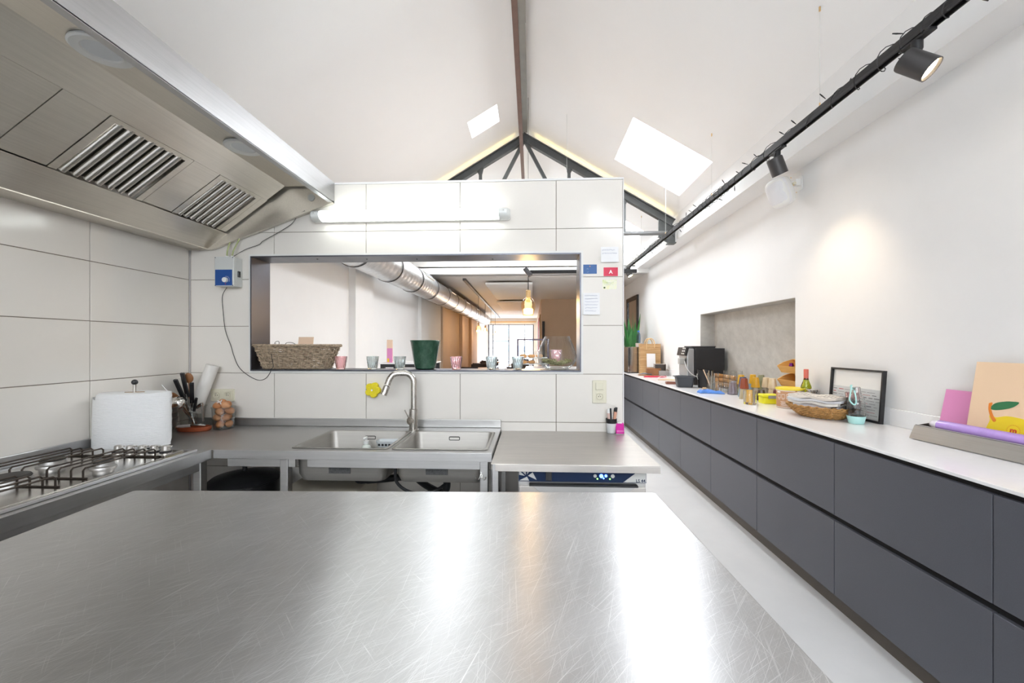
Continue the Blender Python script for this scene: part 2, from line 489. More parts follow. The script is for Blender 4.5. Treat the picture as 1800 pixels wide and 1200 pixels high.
# ---- gable wall, ledge with a hidden light strip, flat ceiling of the front room
mb = MB()
mb.prism([(XL - .15, ZC), (XR + .3, ZC), (XR + .3, roof_z(XR + .1) - .05), (XRG, ZRG + .1), (XL - .15, roof_z(XL))], YG, YG + .12)
struct(mb.build('wall_gable', plaster))
# wall behind the camera, with an added high window for fill light
mb = MB()
GX0, GX1, GZ0, GZ1 = -1.2, 1.0, 2.1, 2.9
mb.prism([(XL - .2, GZ1), (XR + .3, GZ1), (XR + .3, GZ1 + .05), (XRG, ZRG + .2), (XL - .2, GZ1 + .05)], YB - .12, YB)
mb.box(XL - .2, XR + .3, YB - .12, YB, 0, GZ0)
mb.box(XL - .2, GX0, YB - .12, YB, GZ0, GZ1); mb.box(GX1, XR + .3, YB - .12, YB, GZ0, GZ1)
struct(mb.build('wall_kitchen_end', plaster))
gd = bpy.data.objects.new('window_%d' % nwin, None); COL.objects.link(gd); gd['kind'] = 'structure'; gd.location = (0, YB - .06, 0); nwin += 1  # made-up unseen window that lets soft light onto the tiles
for k in range(4):
    x = GX0 + .02 + (GX1 - GX0 - .04) * k / 3
    MB().box(x - .02, x + .02, -.03, .03, GZ0, GZ1).build('mullion', black, gd)
    if k < 3: MB().box(x + .02, x - .02 + (GX1 - GX0 - .04) / 3, -.004, .004, GZ0, GZ1).build('pane', pane_m, gd)
sky_portal('added_clerestory_fill', ((GX0 + GX1) / 2, YB - .14, (GZ0 + GZ1) / 2), (0, 1, 0), GX1 - GX0, GZ1 - GZ0, (1, 0, 0))
struct(MB().box(XL, XR, YG - .15, YG, ZC - .01, ZC + .07).box(XL, XR, YG - .15, YG - .13, ZC + .07, ZC + .10).build('trim_4', plaster))
led_warm = pm('warm_led', (1, .9, .6), .5, emis=(1, .78, .30), es=5)
lst = MB().box(-1.75, 1.85, YG - .11, YG - .09, ZC + .07, ZC + .078).build('led_strip', led_warm)
tag(lst, 'warm yellow light strip lying on the ledge above the far opening', 'light strip')
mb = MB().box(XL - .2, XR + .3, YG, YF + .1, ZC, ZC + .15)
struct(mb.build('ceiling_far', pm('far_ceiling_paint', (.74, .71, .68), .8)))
# tan wall and corridor at the far end
mb = MB()
XC = .28
mb.box(XC, XR + .3, 11.7, 11.85, 0, ZC); mb.box(XC, XC + .15, 11.85, YF, 0, ZC)
struct(mb.build('wall_rear', beige_wall))
# street wall with the shop window
FX0, FX1, FZ1 = -2.12, .12, H + 1.0
mb = MB()
panel_holes(mb, (XL, YF, 0), (1, 0, 0), (0, 0, 1), (0, 1, 0), XC - XL + .2, ZC, .2, [(FX0 - XL, FX1 - XL, .1, FZ1)])
struct(mb.build('wall_street', plaster))
win = bpy.data.objects.new('window_%d' % nwin, None); COL.objects.link(win); win['kind'] = 'structure'
win.location = (0, YF, 0)
frame_m = pm('dark_window_frame', (.06, .065, .08), .4)
bars = [FX0 + .03] + [at_y(px, 600, YF).x for px in (866.5, 894, 922)] + [FX1 - .03]
for k, x in enumerate(bars):
    MB().box(x - .03, x + .03, .05, .12, .1, FZ1).build('mullion', frame_m, win)
for k in range(4):
    MB().box(bars[k] + .03, bars[k + 1] - .03, .08, .09, .14, FZ1 - .04).build('pane', pane_m, win)
for z0, z1 in ((.1, .14), (FZ1 - .04, FZ1)):
    MB().box(FX0 + .06, FX1 - .06, .06, .11, z0, z1).build('rail', frame_m, win)
MB().box(bars[1] + .03, bars[2] - .03, .06, .11, 1.55, 1.60).build('rail', frame_m, win)
MB().box(bars[0] + .03, bars[1] - .03, .06, .11, 1.20, 1.24).build('rail', frame_m, win)
MB().box(bars[1] - .30, bars[1] - .18, .02, .06, .98, 1.12).build('door_lock', frame_m, win)
struct(MB().box(FX0, FX1 + .1, YF - .1, YF, FZ1 + .10, FZ1 + .14).build('trim_5', wood_l))
sky_portal('shop_window_daylight', ((FX0 + FX1) / 2, YF + .22, (.1 + FZ1) / 2), (0, -1, 0), FX1 - FX0, FZ1 - .1, (1, 0, 0))
# the street outside
street_m = pm('asphalt', (.30, .30, .31), .9, var=.1, vs=4)
struct(MB().box(-30, 30, YF + .21, 60, -.14, -.02).build('ground_street', street_m))

# ================================================================== extractor hood
HD = thing('extractor_hood', 'long stainless steel extractor hood with baffle filters above the cooker', 'extractor hood', (0, 0, 0))
HY0, HY1 = -.3, YW - .004
hx, hz0, hz1 = -1.25, H + .90, H + 1.03
# outer shell, front fascia, underside panels (profile in x,z)
MB().box(hx - .004, hx, HY0, HY1, hz0, hz1).box(hx - .03, hx, HY0, HY1, hz0 - .002, hz0 + .004).box(hx - .03, hx - .026, HY0, HY1, hz0 + .004, hz0 + .03).build('fascia', steel('fascia_steel', (.47, .47, .475), (.36, .46), (60, 1, 60), 2.5), HD)
lz = H + 1.0; lx = -1.55
MB().box(lx, hx - .004, HY0, HY1 - .03, lz, lz + .004).build('lamp_panel', hood_steel, HD)
def slope_pt(t):   # along the inclined underside from the lamp panel (0) to the gutter (1)
    return lx + (-2.08 - lx) * t, lz + (H + .62 - lz) * t
def tx(x): return (x - lx) / (-2.08 - lx)
def slope_slab(mb, t0, t1, y0, y1, lift=0., th=.004):
    d = Vector((-2.08 - lx, H + .62 - lz)).normalized(); n = Vector((-d.y, d.x))
    if n.y > 0: n = -n
    a = Vector(slope_pt(t0)) + n * lift; b = Vector(slope_pt(t1)) + n * lift
    q = [a, b, b - n * th, a - n * th]
    mb.prism([(p.x, p.y) for p in q], y0, y1)
tA, tB = tx(-1.67), tx(-1.951)
mb = MB(); slope_slab(mb, 0, tA, HY0, HY1 - .035); mb.build('upper_panel', hood_steel, HD)
mb = MB(); slope_slab(mb, tB, 1, HY0, HY1 - .004); slope_slab(mb, tB - .008, tB + .012, HY0, HY1 - .06, .006); mb.build('lower_panel', hood_steel, HD)
MB().box(XL + .002, -2.08, HY0, HY1, H + .615, H + .62).build('gutter', hood_steel, HD)
MB().box(XL + .002, hx - .004, HY0, HY1 - .03, hz1 - .004, hz1).box(XL + .002, XL + .006, HY0, HY1 - .03, H + .62, hz1).build('back_shell', hood_steel, HD)
edge = [(-2.205, H + .615), (-2.05, H + .615), (hx - .031, hz0), (hx - .031, hz1), (-2.205, hz1)]
MB().prism(edge, HY1 - .006, HY1).build('end_plate', hood_steel, HD)
MB().prism([(-2.05, H + .609), (-2.04, H + .609), (hx, hz0 - .006), (hx, hz0 + .008), (-2.05, H + .617)], HY1 - .028, HY1 - .006).prism([(-2.205, H + .609), (-2.05, H + .609), (-2.05, H + .615), (-2.205, H + .615)], HY1 - .028, HY1 - .001).build('end_rim', hood_steel, HD)
c_ = at_y(547, 347, HY1 - .01)
MB().cyl((c_.x, HY1 - .012, c_.z), (c_.x, HY1 - .006, c_.z), .022, 20).build('end_cap_disc', grey_pl, HD)
def ydist(px, x): return at_x(px, 300, x).y
fy = [ydist(px, -1.67) for px in (-60, 112, 197, 343, 388, 462)]
baffle_m = pm('baffle_steel', (.50, .475, .44), .24, metal=1.)
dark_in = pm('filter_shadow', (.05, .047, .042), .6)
for k, (y0, y1, baf) in enumerate(((HY0, fy[0], 0), (fy[0], fy[1], 0), (fy[1], fy[2], 0), (fy[2], fy[3], 1), (fy[3], fy[4], 0), (fy[4], fy[5], 1), (fy[5], HY1 - .02, 0))):
    mb = MB()
    if not baf:
        slope_slab(mb, tA + .004, tB - .012, y0 + .002, y1 - .002, -.004)
        mb.build('blank_panel', hood_steel, HD)
        continue
    slope_slab(mb, tA + .004, tB - .012, y0 + .002, y0 + .032, -.002); slope_slab(mb, tA + .004, tB - .012, y1 - .032, y1 - .002, -.002)
    slope_slab(mb, tA + .004, tA + .04, y0 + .032, y1 - .032, -.002)
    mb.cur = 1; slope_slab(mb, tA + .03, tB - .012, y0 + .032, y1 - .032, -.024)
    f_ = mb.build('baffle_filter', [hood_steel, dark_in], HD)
    nb = 7; pw = (y1 - y0 - .07) / nb
    for j in range(nb):
        yc = y0 + .035 + pw * (j + .5)
        b_ = MB()
        A = Vector(slope_pt(tA + .03)); B = Vector(slope_pt(tB - .012))
        d = (B - A).normalized(); n = Vector((-d.y, d.x)); n = -n if n.y > 0 else n
        rings = []
        for p in (A, B):
            rg = []
            for s_ in range(9):
                a = pi * s_ / 8
                q = p + n * (-.022 + .022 * sin(a)); rg.append((q.x, yc - cos(a) * pw * .36, q.y))
            for s_ in range(8, -1, -1):
                a = pi * s_ / 8
                q = p + n * (-.025 + .022 * sin(a)); rg.append((q.x, yc - cos(a) * pw * .34, q.y))
            rings.append(rg)
        b_.ring(rings); b_.build('baffle', baffle_m, f_, smooth=True)
for px, py in ((180, 86), (428, 257)):
    q = at_z(px, py, lz)
    L_ = MB().lathe([(.052, -.001), (.084, -.001), (.086, -.008), (.080, -.013), (.056, -.010), (.052, -.006)], 36, cap0=False, cap1=False)
    L_.v = [(x + q.x, y + q.y, z + lz) for x, y, z in L_.v]
    lo = L_.build('downlight', white_pl, HD, smooth=True, label='round frosted downlight with white ring')
    MB().cyl((q.x, q.y, lz - .006), (q.x, q.y, lz - .0005), .054, 30).build('frosted_glass', pm('frosted_lens', (.72, .74, .76), .3), lo, smooth=True)

# ================================================================== fluorescent fitting
q0, q1 = at_y(545, 378, YW - .05), at_y(897, 375, YW - .05)
fx = (q0.x + q1.x) / 2; fz = (q0.z + q1.z) / 2; hl = (q1.x - q0.x) / 2
FL = thing('fluorescent_light', 'long white lit fluorescent batten light on the tiled wall over the hatch', 'wall light', (fx, YW, fz))
def rr(w_, h_, r, n=5):
    out = []
    for cx, cz, a0 in ((w_ - r, h_ - r, 0), (-w_ + r, h_ - r, pi / 2), (-w_ + r, -h_ + r, pi), (w_ - r, -h_ + r, 3 * pi / 2)):
        for i in range(n + 1):
            a = a0 + pi / 2 * i / n; out.append((cx + r * cos(a), cz + r * sin(a)))
    return out
MB().prism(rr(hl, .034, .02), -.03, 0).build('housing', white_pl, FL, smooth=True)
tube_m = pm('lit_diffuser', (.95, .97, .96), .4, emis=(.93, 1, .96), es=6.0)
mb = MB(); prof = [(-.03, .033), (-.05, .031), (-.07, .024), (-.082, .012), (-.085, 0), (-.082, -.012), (-.07, -.024), (-.05, -.031), (-.03, -.033)]
mb.ring([[(-hl + .07, a, b) for a, b in prof], [(hl - .07, a, b) for a, b in prof]])
mb.build('diffuser', tube_m, FL, smooth=True)
for s_ in (-1, 1):
    m2 = MB(); m2.ring([[(s_ * (hl - .07), a, b) for a, b in prof], [(s_ * (hl - .02), a, b) for a, b in prof], [(s_ * (hl - .002), a * .5 - .015, b * .75) for a, b in prof]])
    ec = m2.build('end_cap', pm('translucent_cap', (.85, .87, .85), .25), FL, smooth=True)
    MB().box(s_ * (hl - .04) - .004, s_ * (hl - .04) + .004, -.087, -.080, .004, .010).build('clip', grey_pl, ec)

# ================================================================== counters
LEGH = ZS - .04
def counter_leg(parent, x, y, top, s_=.04):
    MB().box(x - s_ / 2, x + s_ / 2, y - s_ / 2, y + s_ / 2, 0, top).build('leg', counter_steel, parent, bev=.003)
# ---- sink counter
SX0, SX1 = XL + .004, -.188
SY0, SY1 = YW - .605, YW - .002
SC = thing('sink_counter', 'stainless steel sink counter with two bowls and an upstand along the tiled wall', 'counter')
bowls = [(-1.19, -.722, SY0 + .055, SY0 + .455), (-.680, -.225, SY0 + .055, SY0 + .455)]
mb = MB()
cx0 = -1.565
panel_holes(mb, (SX0, SY0, ZS), (1, 0, 0), (0, 1, 0), (0, 0, -1), SX1 - SX0, SY1 - SY0, .002, [(b[0] - SX0, b[1] - SX0, b[2] - SY0, b[3] - SY0) for b in bowls])
mb.build('top_sheet', counter_steel, SC)
MB().box(cx0 + .002, SX1, SY0 - .001, SY0 + .002, ZS - .042, ZS - .0005).box(SX1 - .002, SX1, SY0 + .002, SY1, ZS - .042, ZS - .002).build('front_edge', counter_steel, SC, bev=.001)
MB().box(SX0, SX1, SY1 - .012, SY1, ZS + .0005, ZS + .05).build('upstand', counter_steel, SC, bev=.003)
bowl_steel = steel('bowl_steel', (.40, .385, .36), (.48, .58), (1, 1, 40), 4)
for b in bowls:
    x0, x1, y0, y1 = b; dpt = .175; r_ = .045
    mb = MB()
    def rrect(x0, x1, y0, y1, r, z, n=6):
        return [( (x0 + x1) / 2 + px_, (y0 + y1) / 2 + py_, z) for px_, py_ in rr((x1 - x0) / 2, (y1 - y0) / 2, r, n)]
    rings = [rrect(x0 - .012, x1 + .012, y0 - .012, y1 + .012, .02, ZS + .0015), rrect(x0, x1, y0, y1, .028, ZS + .0015), rrect(x0 + .003, x1 - .003, y0 + .003, y1 - .003, .032, ZS - .006),
             rrect(x0 + .006, x1 - .006, y0 + .006, y1 - .006, r_, ZS - dpt + .04), rrect(x0 + .018, x1 - .018, y0 + .018, y1 - .018, r_, ZS - dpt + .008), rrect(x0 + .05, x1 - .05, y0 + .05, y1 - .05, r_, ZS - dpt)]
    mb.ring(rings, True, False, True)
    bo = mb.build('bowl', bowl_steel, SC, smooth=40)
    bo.modifiers.new('wall', 'SOLIDIFY').thickness = .002
    bo.modifiers['wall'].offset = 1
    ox = x0 + (x1 - x0) * (.5)
    MB().tube([(ox + .03 * a, y1 - .0055, ZS - .035 + .009 * c2) for a, c2 in rr(1, 1, .25, 3)], .0025, 5, closed=True).build('overflow_slot', black, bo)
    MB().lathe([(.045, .0015), (.043, .004), (.03, .001), (.028, .0005)], 24, ((x0 + x1) / 2, (y0 + y1) / 2, ZS - dpt), False, True).build('drain', chrome, bo, smooth=True)
    lx_ = x0 + (x1 - x0) * (.5 if b is bowls[0] else .47)
    MB().box(lx_ - .055, lx_ + .055, y0 - .0005, y0 + .003, ZS - .125, ZS - .055).build('rubber_pad', pm('speckled_rubber', (.07, .07, .07), .8, var=.5, vs=120), bo)
MB().box(-1.10, SX1 - .03, SY0 + .016, SY0 + .04, ZS - .085, ZS - .044).box(cx0 + .06, -1.16, SY0 + .016, SY0 + .04, ZS - .085, ZS - .044).build('apron_rail', counter_steel, SC, bev=.002)
for px in (501, 851):
    x = at_y(px, 830, SY0 + .02).x
    counter_leg(SC, x, SY0 + .03, ZS - .044)
    counter_leg(SC, x, SY1 - .05, ZS - .002)
MB().box(XL + .01, SX1 - .02, SY0 + .02, SY1 - .02, .14, .17).build('lower_shelf', counter_steel, SC, bev=.002)
# double robe hook on the leg
hk = at_y(846, 838, SY0 + .0)
HK = thing('hook', 'small chrome double hook on the counter leg beside the dishwasher', 'hook', (hk.x, SY0 + .010, hk.z))
for s_ in (-1, 1):
    MB().tube([(s_ * .002, -.004, .012), (s_ * .008, -.012, -.004), (s_ * .014, -.02, -.012), (s_ * .022, -.024, -.006), (s_ * .024, -.026, .006)], .002, 6).build('prong', chrome, HK, smooth=True)
MB().box(-.005, .005, -.006, -.001, -.006, .02).build('back_plate', chrome, HK, bev=.001)
# ---- cooker counter along the left wall
KX1 = -1.572
KC = thing('cooker_counter', 'long stainless steel counter along the left tiled wall carrying the gas hob', 'counter')
MB().box(XL + .004, KX1, -.3, SY0 - .002, ZS - .004, ZS).build('top_sheet', counter_steel_y, KC)
MB().box(KX1, KX1 + .003, -.3, SY0 - .004, ZS - .045, ZS + .003).build('front_edge', counter_steel_y, KC, bev=.001)
MB().box(XL + .004, XL + .016, -.3, SY0 - .002, ZS + .0005, ZS + .05).build('upstand', counter_steel_y, KC, bev=.003)
MB().box(KX1 - .05, KX1 - .02, -.3, SY0 - .04, ZS - .09, ZS - .05).build('rail', counter_steel_y, KC, bev=.002)
for y in (SY0 - .03, .3):
    counter_leg(KC, KX1 - .035, y, ZS - .046)
    counter_leg(KC, XL + .06, y, ZS - .005)
# ---- table with scratched top in the foreground, parallel to the camera's view
ZT = H - .46
fr, fl = at_z(1152, 865, ZT), at_z(226, 865, ZT)
TB = thing('steel_work_table', 'large scratched stainless steel work table in the middle of the kitchen', 'table', (fr.x, fr.y, 0), YAW * .75)
TW = (fr - fl).length; TL = 2.3
def rtop(r, n=5): return [(-TW / 2 + a, -TL / 2 + b) for a, b in rr(TW / 2, TL / 2, r, n)]
MB().prism(rtop(.012), ZT - .04, ZT, 'z').build('table_top', table_m, TB, bev=.003)
for x in (-.07, -TW + .07):
    for y in (-.07, -TL + .07):
        MB().box(x - .02, x + .02, y - .02, y + .02, 0, ZT - .04).build('leg', counter_steel, TB, bev=.003)
MB().box(-TW + .06, -.06, -TL + .06, -.06, .18, .21).build('undershelf', counter_steel, TB, bev=.002)
# ---- steel table over the dishwasher
PX0, PX1, PY0, PY1 = -.182, .570, YW - .715, YW - .002
PT = thing('steel_side_table', 'stainless steel side table standing over the dishwasher beside the sink', 'table', ((PX0 + PX1) / 2, (PY0 + PY1) / 2, 0))
cx, cy = (PX0 + PX1) / 2, (PY0 + PY1) / 2
W2, D2 = (PX1 - PX0) / 2, (PY1 - PY0) / 2
MB().box(-W2, W2, -D2, D2, ZP - .003, ZP).box(-W2 + .02, W2, -D2, -D2 + .003, ZP - .034, ZP - .003).box(W2 - .003, W2, -D2 + .003, D2, ZP - .034, ZP - .003).box(-W2, -W2 + .003, -D2 + .02, D2, ZP - .034, ZP - .003).build('table_top', shelf_steel, PT, bev=.001)
for x in (-W2 + .012, W2 - .015):
    MB().box(x - .012, x + .012, D2 - .045, D2 - .02, 0, ZP - .003).build('leg', counter_steel, PT)
MB().box(-W2 + .002, -W2 + .03, -D2 + .045, -D2 + .085, 0, ZP - .003).build('leg', counter_steel, PT, bev=.002)
# ---- dishwasher
dl, dr = at_y(911, 850, PY0 + .04).x, at_y(1137, 850, PY0 + .04).x
DW = thing('dishwasher', 'steel undercounter dishwasher with dark blue control panel below the side table', 'dishwasher', ((dl + dr) / 2, PY0 + .04, 0))
dw = (dr - dl) / 2; dz = ZP - .034
zpan = at_y(1000, 847, PY0 + .04).z; zdoor = at_y(1000, 851, PY0 + .04).z
MB().box(-dw, dw, .02, .60, .06, ZP - .036).build('body', counter_steel, DW, bev=.002)
navy = pm('navy_panel', (.006, .018, .055), .45, spec=.25)
silver = pm('silver_print', (.52, .52, .50), .4)
pan = MB().box(-dw + .002, dw - .002, 0, .02, zpan, ZP - .036).build('control_panel', navy, DW, bev=.001)
ph = ZP - .036 - zpan
for tri in ([(-dw + .004, .004), (-dw + .05, .004), (-dw + .04, .022), ], [(-dw + .004, .030), (-dw + .03, .026), (-dw + .004, ph - .004)], [(-dw + .012, ph - .002), (-dw + .036, ph - .002), (-dw + .034, .030)], [(-dw + .042, ph - .002), (-dw + .056, ph - .002), (-dw + .04, .032)], [(-dw + .044, .026), (-dw + .066, ph - .012), (-dw + .084, .008)], [(dw - .105, .003), (dw - .004, .003), (dw - .004, ph - .002), (dw - .04, ph - .002)]):
    MB().prism([(a, zpan + b) for a, b in tri], -.0008, 0).build('silver_shape', silver, pan)
text('model_number', 'LS 44', .019, navy, pan, (dw - .028, -.0012, zpan + .010), (pi / 2, 0, 0))
MB().box(-dw + .125, -dw + .153, -.006, 0, zpan + .006, zpan + ph - .004).build('power_switch', black_gloss, pan, bev=.002)
led_b = pm('blue_led', (.1, .2, 1), .3, emis=(.05, .16, 1), es=7); led_g = pm('green_led', (.2, .9, .2), .3, emis=(.25, 1, .1), es=3)
bx = [at_y(px, 840, PY0 + .04).x - (dl + dr) / 2 for px in (1046, 1057, 1065, 1077, 1050, 1072, 1061)]
for k, (x, z_, r_, m_) in enumerate(((bx[0], .030, .0075, silver), (bx[1], .030, .0085, led_b), (bx[2], .031, .006, led_b), (bx[3], .030, .0085, silver), (bx[4], .017, .003, led_g), (bx[5], .017, .003, led_g), (bx[6], .020, .0035, led_b))):
    MB().cyl((x, -.003, zpan + z_), (x, 0, zpan + z_), r_, 16).build('button', m_, pan)
MB().box(-dw + .004, dw - .004, .004, .02, .1, zdoor - .012).build('door', shelf_steel, DW, bev=.002)
MB().prism([(-dw + .06, zdoor - .006), (dw - .05, zdoor - .006), (dw - .10, zdoor - .045), (-dw + .11, zdoor - .045)], -.006, .004).build('handle_recess', counter_steel, DW, bev=.002)
MB().box(-dw + .05, dw - .04, -.012, .016, zdoor - .008, zdoor).build('handle_lip', black, DW, bev=.002)

# ================================================================== long run of dark drawers on the right
XP = 1.546
DWID = .000647 * FPX * XP
DY0 = at_x(1744.9, 900, XP).y
CABL = ('below the peach lemon card', 'below the end of the steel trough', 'below the leaning picture frame and mint bottle', 'below the kraft tub and lunch box', 'below the blue cloth and upturned glasses',
        'below the coffee machine', 'below the pale plywood board', 'below the grey crate and red folder', 'below the steel cooler', 'below the snake plant')
zf1, zg1, zg0, zf0 = H - .501, H - .869, H - .898, H - 1.277
for k in range(-1, 9):
    y0, y1 = DY0 + DWID * k, DY0 + DWID * (k + 1)
    cb = thing('drawer_cabinet', 'anthracite two-drawer cabinet of the long run ' + CABL[k + 1], 'cabinet', (XP, (y0 + y1) / 2, 0), 0, 'row of anthracite drawer cabinets')
    hw = DWID / 2
    if k == -1:
        m_body = MB().box(.022, .53, -hw, hw, zf0, ZW - .014).mesh('body', dark_recess)
        m_pl = MB().box(.055, .07, -hw, hw, 0, zf0).mesh('plinth', pm('plinth_laminate', (.10, .085, .07), .5))
        m_up = MB().box(0, .02, -hw + .0018, hw - .0018, zg1, zf1).mesh('drawer', anth)
        m_lo = MB().box(0, .02, -hw + .0018, hw - .0018, zf0, zg0).mesh('drawer', anth)
    for nm, me in (('body', m_body), ('plinth', m_pl), ('drawer', m_up), ('drawer', m_lo)):
        o = bpy.data.objects.new(nm, me); COL.objects.link(o); o.parent = cb
        if nm == 'drawer':
            md = o.modifiers.new('edge', 'BEVEL'); md.width = .0012; md.segments = 1
WY0, WY1 = DY0 - DWID, DY0 + DWID * 9
WT = thing('worktop', 'long thin white worktop running over the dark drawer cabinets', 'worktop', (1.8, (WY0 + WY1) / 2, ZW - .014))
a_ = (WY1 - WY0) / 2
MB().box(1.535 - 1.8, XR - .002 - 1.8, -a_, a_, .001, .014).build('slab', worktop_m, WT, bev=.0015)
ym = (WY0 + WY1) / 2
for y0, y1 in ((WY0, n0 - .01), (n1 + .01, WY1)):
    MB().box(XR - .014 - 1.8, XR - .002 - 1.8, y0 - ym, y1 - ym, .0145, .014 + .097).build('upstand', worktop_m, WT, bev=.0015)

# ================================================================== roof steel
YT = 5.42
TR = thing('roof_truss', 'dark grey steel roof truss with web struts spanning the pitched ceiling', 'roof truss', (0, YT, H + 1.4))
def ibeam(mb, a, b, h_, fl, y, t=.012):
    a = Vector(a); b = Vector(b); d = (b - a).normalized(); n = Vector((-d.y, d.x)); n = n if n.y > 0 else -n
    def strip(o0, o1, hw):
        q = [a + n * o0, b + n * o0, b + n * o1, a + n * o1]
        mb.prism([(p.x, p.y) for p in q], y - hw, y + hw)
    strip(0, -t, fl / 2); strip(-h_ + t, -h_, fl / 2); strip(-t, -h_ + t, t / 2)
zt = lambda x: roof_z(x) - .075 - (H + 1.4)
zk = .055
for s_ in (1, -1):
    xe = 1.865 if s_ > 0 else -2.05
    mb = MB(); ibeam(mb, (XRG, zt(XRG)), (xe, zt(xe)), .10, .07, 0)
    mb.build('rafter', truss_m, TR)
    mb = MB(); x0 = XRG + s_ * .66; x1 = XRG + s_ * .03
    a = Vector((XRG + s_ * .02, zt(XRG) - .12)); b = Vector((XRG + s_ * .64, zk + .02)); d = (b - a).normalized(); n = Vector((-d.y, d.x)) * .022
    mb.prism([tuple(a + n), tuple(b + n), tuple(b - n), tuple(a - n)], -.02, .02); mb.build('strut', truss_m, TR)
    xp = XRG + s_ * .585
    MB().box(xp - .02, xp + .02, -.02, .02, zk, zt(xp) - .10).build('post', truss_m, TR)
    MB().prism([(xp - .05, zt(xp - .05) - .095), (xp + .05, zt(xp + .05) - .095), (xp + .02, zt(xp) - .19), (xp - .02, zt(xp) - .19)], -.006, .006).build('gusset', truss_m, TR)
    xp2 = XRG + s_ * 1.30
    MB().box(xp2 - .02, xp2 + .02, -.02, .02, zk, zt(xp2) - .10).build('post', truss_m, TR)
    MB().prism([(xp2 - .05, zt(xp2 - .05) - .095), (xp2 + .05, zt(xp2 + .05) - .095), (xp2 + .02, zt(xp2) - .19), (xp2 - .02, zt(xp2) - .19)], -.006, .006).build('gusset', truss_m, TR)
    q = [(xe - s_ * .21, zt(xe - s_ * .21) - .09), (xe, zt(xe) - .09), (xe, zk - .13), (xe - s_ * .09, zk - .13), (xe - s_ * .21, zk - .05)]
    MB().prism(q, -.012, .012).box(min(xe, xe - s_ * .10), max(xe, xe - s_ * .10), -.05, .05, zk - .145, zk - .13).build('end_bracket', truss_m, TR)
    xs0, xs1 = XRG + s_ * .1, xe - s_ * .05
    MB().prism([(xs0, zt(xs0) + .001), (xs1, zt(xs1) + .001), (xs1, zt(xs1) + .006), (xs0, zt(xs0) + .006)], .012, .026).build('light_strip', led_warm, TR, label='warm yellow light strip on the truss')
MB().tube([(-2.0, 0, zk), (1.80, 0, zk)], .028, 16).build('tie_rod', pm('tie_paint', (.16, .16, .16), .35), TR, smooth=True)
MB().prism([(XRG - .09, zt(XRG) - .06), (XRG, zt(XRG) - .005), (XRG + .09, zt(XRG) - .06), (XRG + .09, zt(XRG) - .13), (XRG - .09, zt(XRG) - .13)], -.014, .014).build('apex_plate', truss_m, TR)
# ridge beam and the lower brown beam
zb = H + 2.80
mb = MB().box(-.03, .03, YB + .01, YT - .02, -.005, .06).box(-.034, .034, YB + .01, 3.55, -.012, -.005)
tag(mb.build('ridge_beam', ridge_m, None, loc=(-.082, 0, zb)), 'galvanised grey ridge beam running under the ceiling apex', 'beam')
mb = MB().box(-.022, .022, YB + .01, YG - .01, -.004, .004).box(-.004, .004, YB + .01, YG - .01, .004, .07).box(-.022, .022, YB + .01, YG - .01, .07, .078)
tag(mb.build('steel_beam', brown_m, None, loc=(-.128, 0, H + 2.55)), 'thin red-brown steel beam hung below the grey ridge beam', 'beam')

# ================================================================== lighting track along the right wall
TX, TZ = 1.59, H + 1.285
TK = thing('lighting_track', 'long black lighting track hung on wires above the white worktop', 'lighting track', (TX, 0, TZ))
mb = MB().box(-.018, .018, .3, 10.5, -.005, .022).box(-.018, -.012, .3, 10.5, -.022, -.005).box(.012, .018, .3, 10.5, -.022, -.005)
mb.build('rail', black, TK, bev=.001)
for px in (1441, 1251, 1170, 1127.5):
    y = at_x(px, 200, TX).y
    zr_ = roof_z(TX) - TZ
    wv = MB().cyl((0, y, .022), (0, y, zr_), .0012, 6).build('suspension_wire', grey_pl, TK)
    MB().cyl((0, y, zr_ - .025), (0, y, zr_), .005, 8).build('wire_grip', copper, wv)
    MB().cyl((0, y, .022), (0, y, .05), .004, 8).build('wire_grip', copper, wv)
# string of fairy lights wound round the track
FS = thing('fairy_light_string', 'dark wire of small fairy lights wound around the lighting track', 'string lights', (TX, 0, TZ))
pts = []; y = .9; a = 0
while y < 10.2:
    rr_ = .034 + .008 * sin(y * 7.3)
    pts.append((rr_ * cos(a), y, rr_ * .95 * sin(a))); a += .55
    y += .0125 + .006 * sin(y * 3.1)
MB().tube(pts, .0022, 5).build('wire', black, FS, smooth=60)
for k in range(64):
    y = 1.1 + k * .115 + random.uniform(-.03, .03); a = random.uniform(0, 2 * pi)
    p = Vector((.034 * cos(a), y, .034 * sin(a))); d = Vector((cos(a), random.uniform(-.8, .8), sin(a))).normalized()
    MB().tube([p, p + d * .026, p + d * .042], [.0018, .0036, .0024], 6).build('bulb', black_gloss, FS, smooth=True)
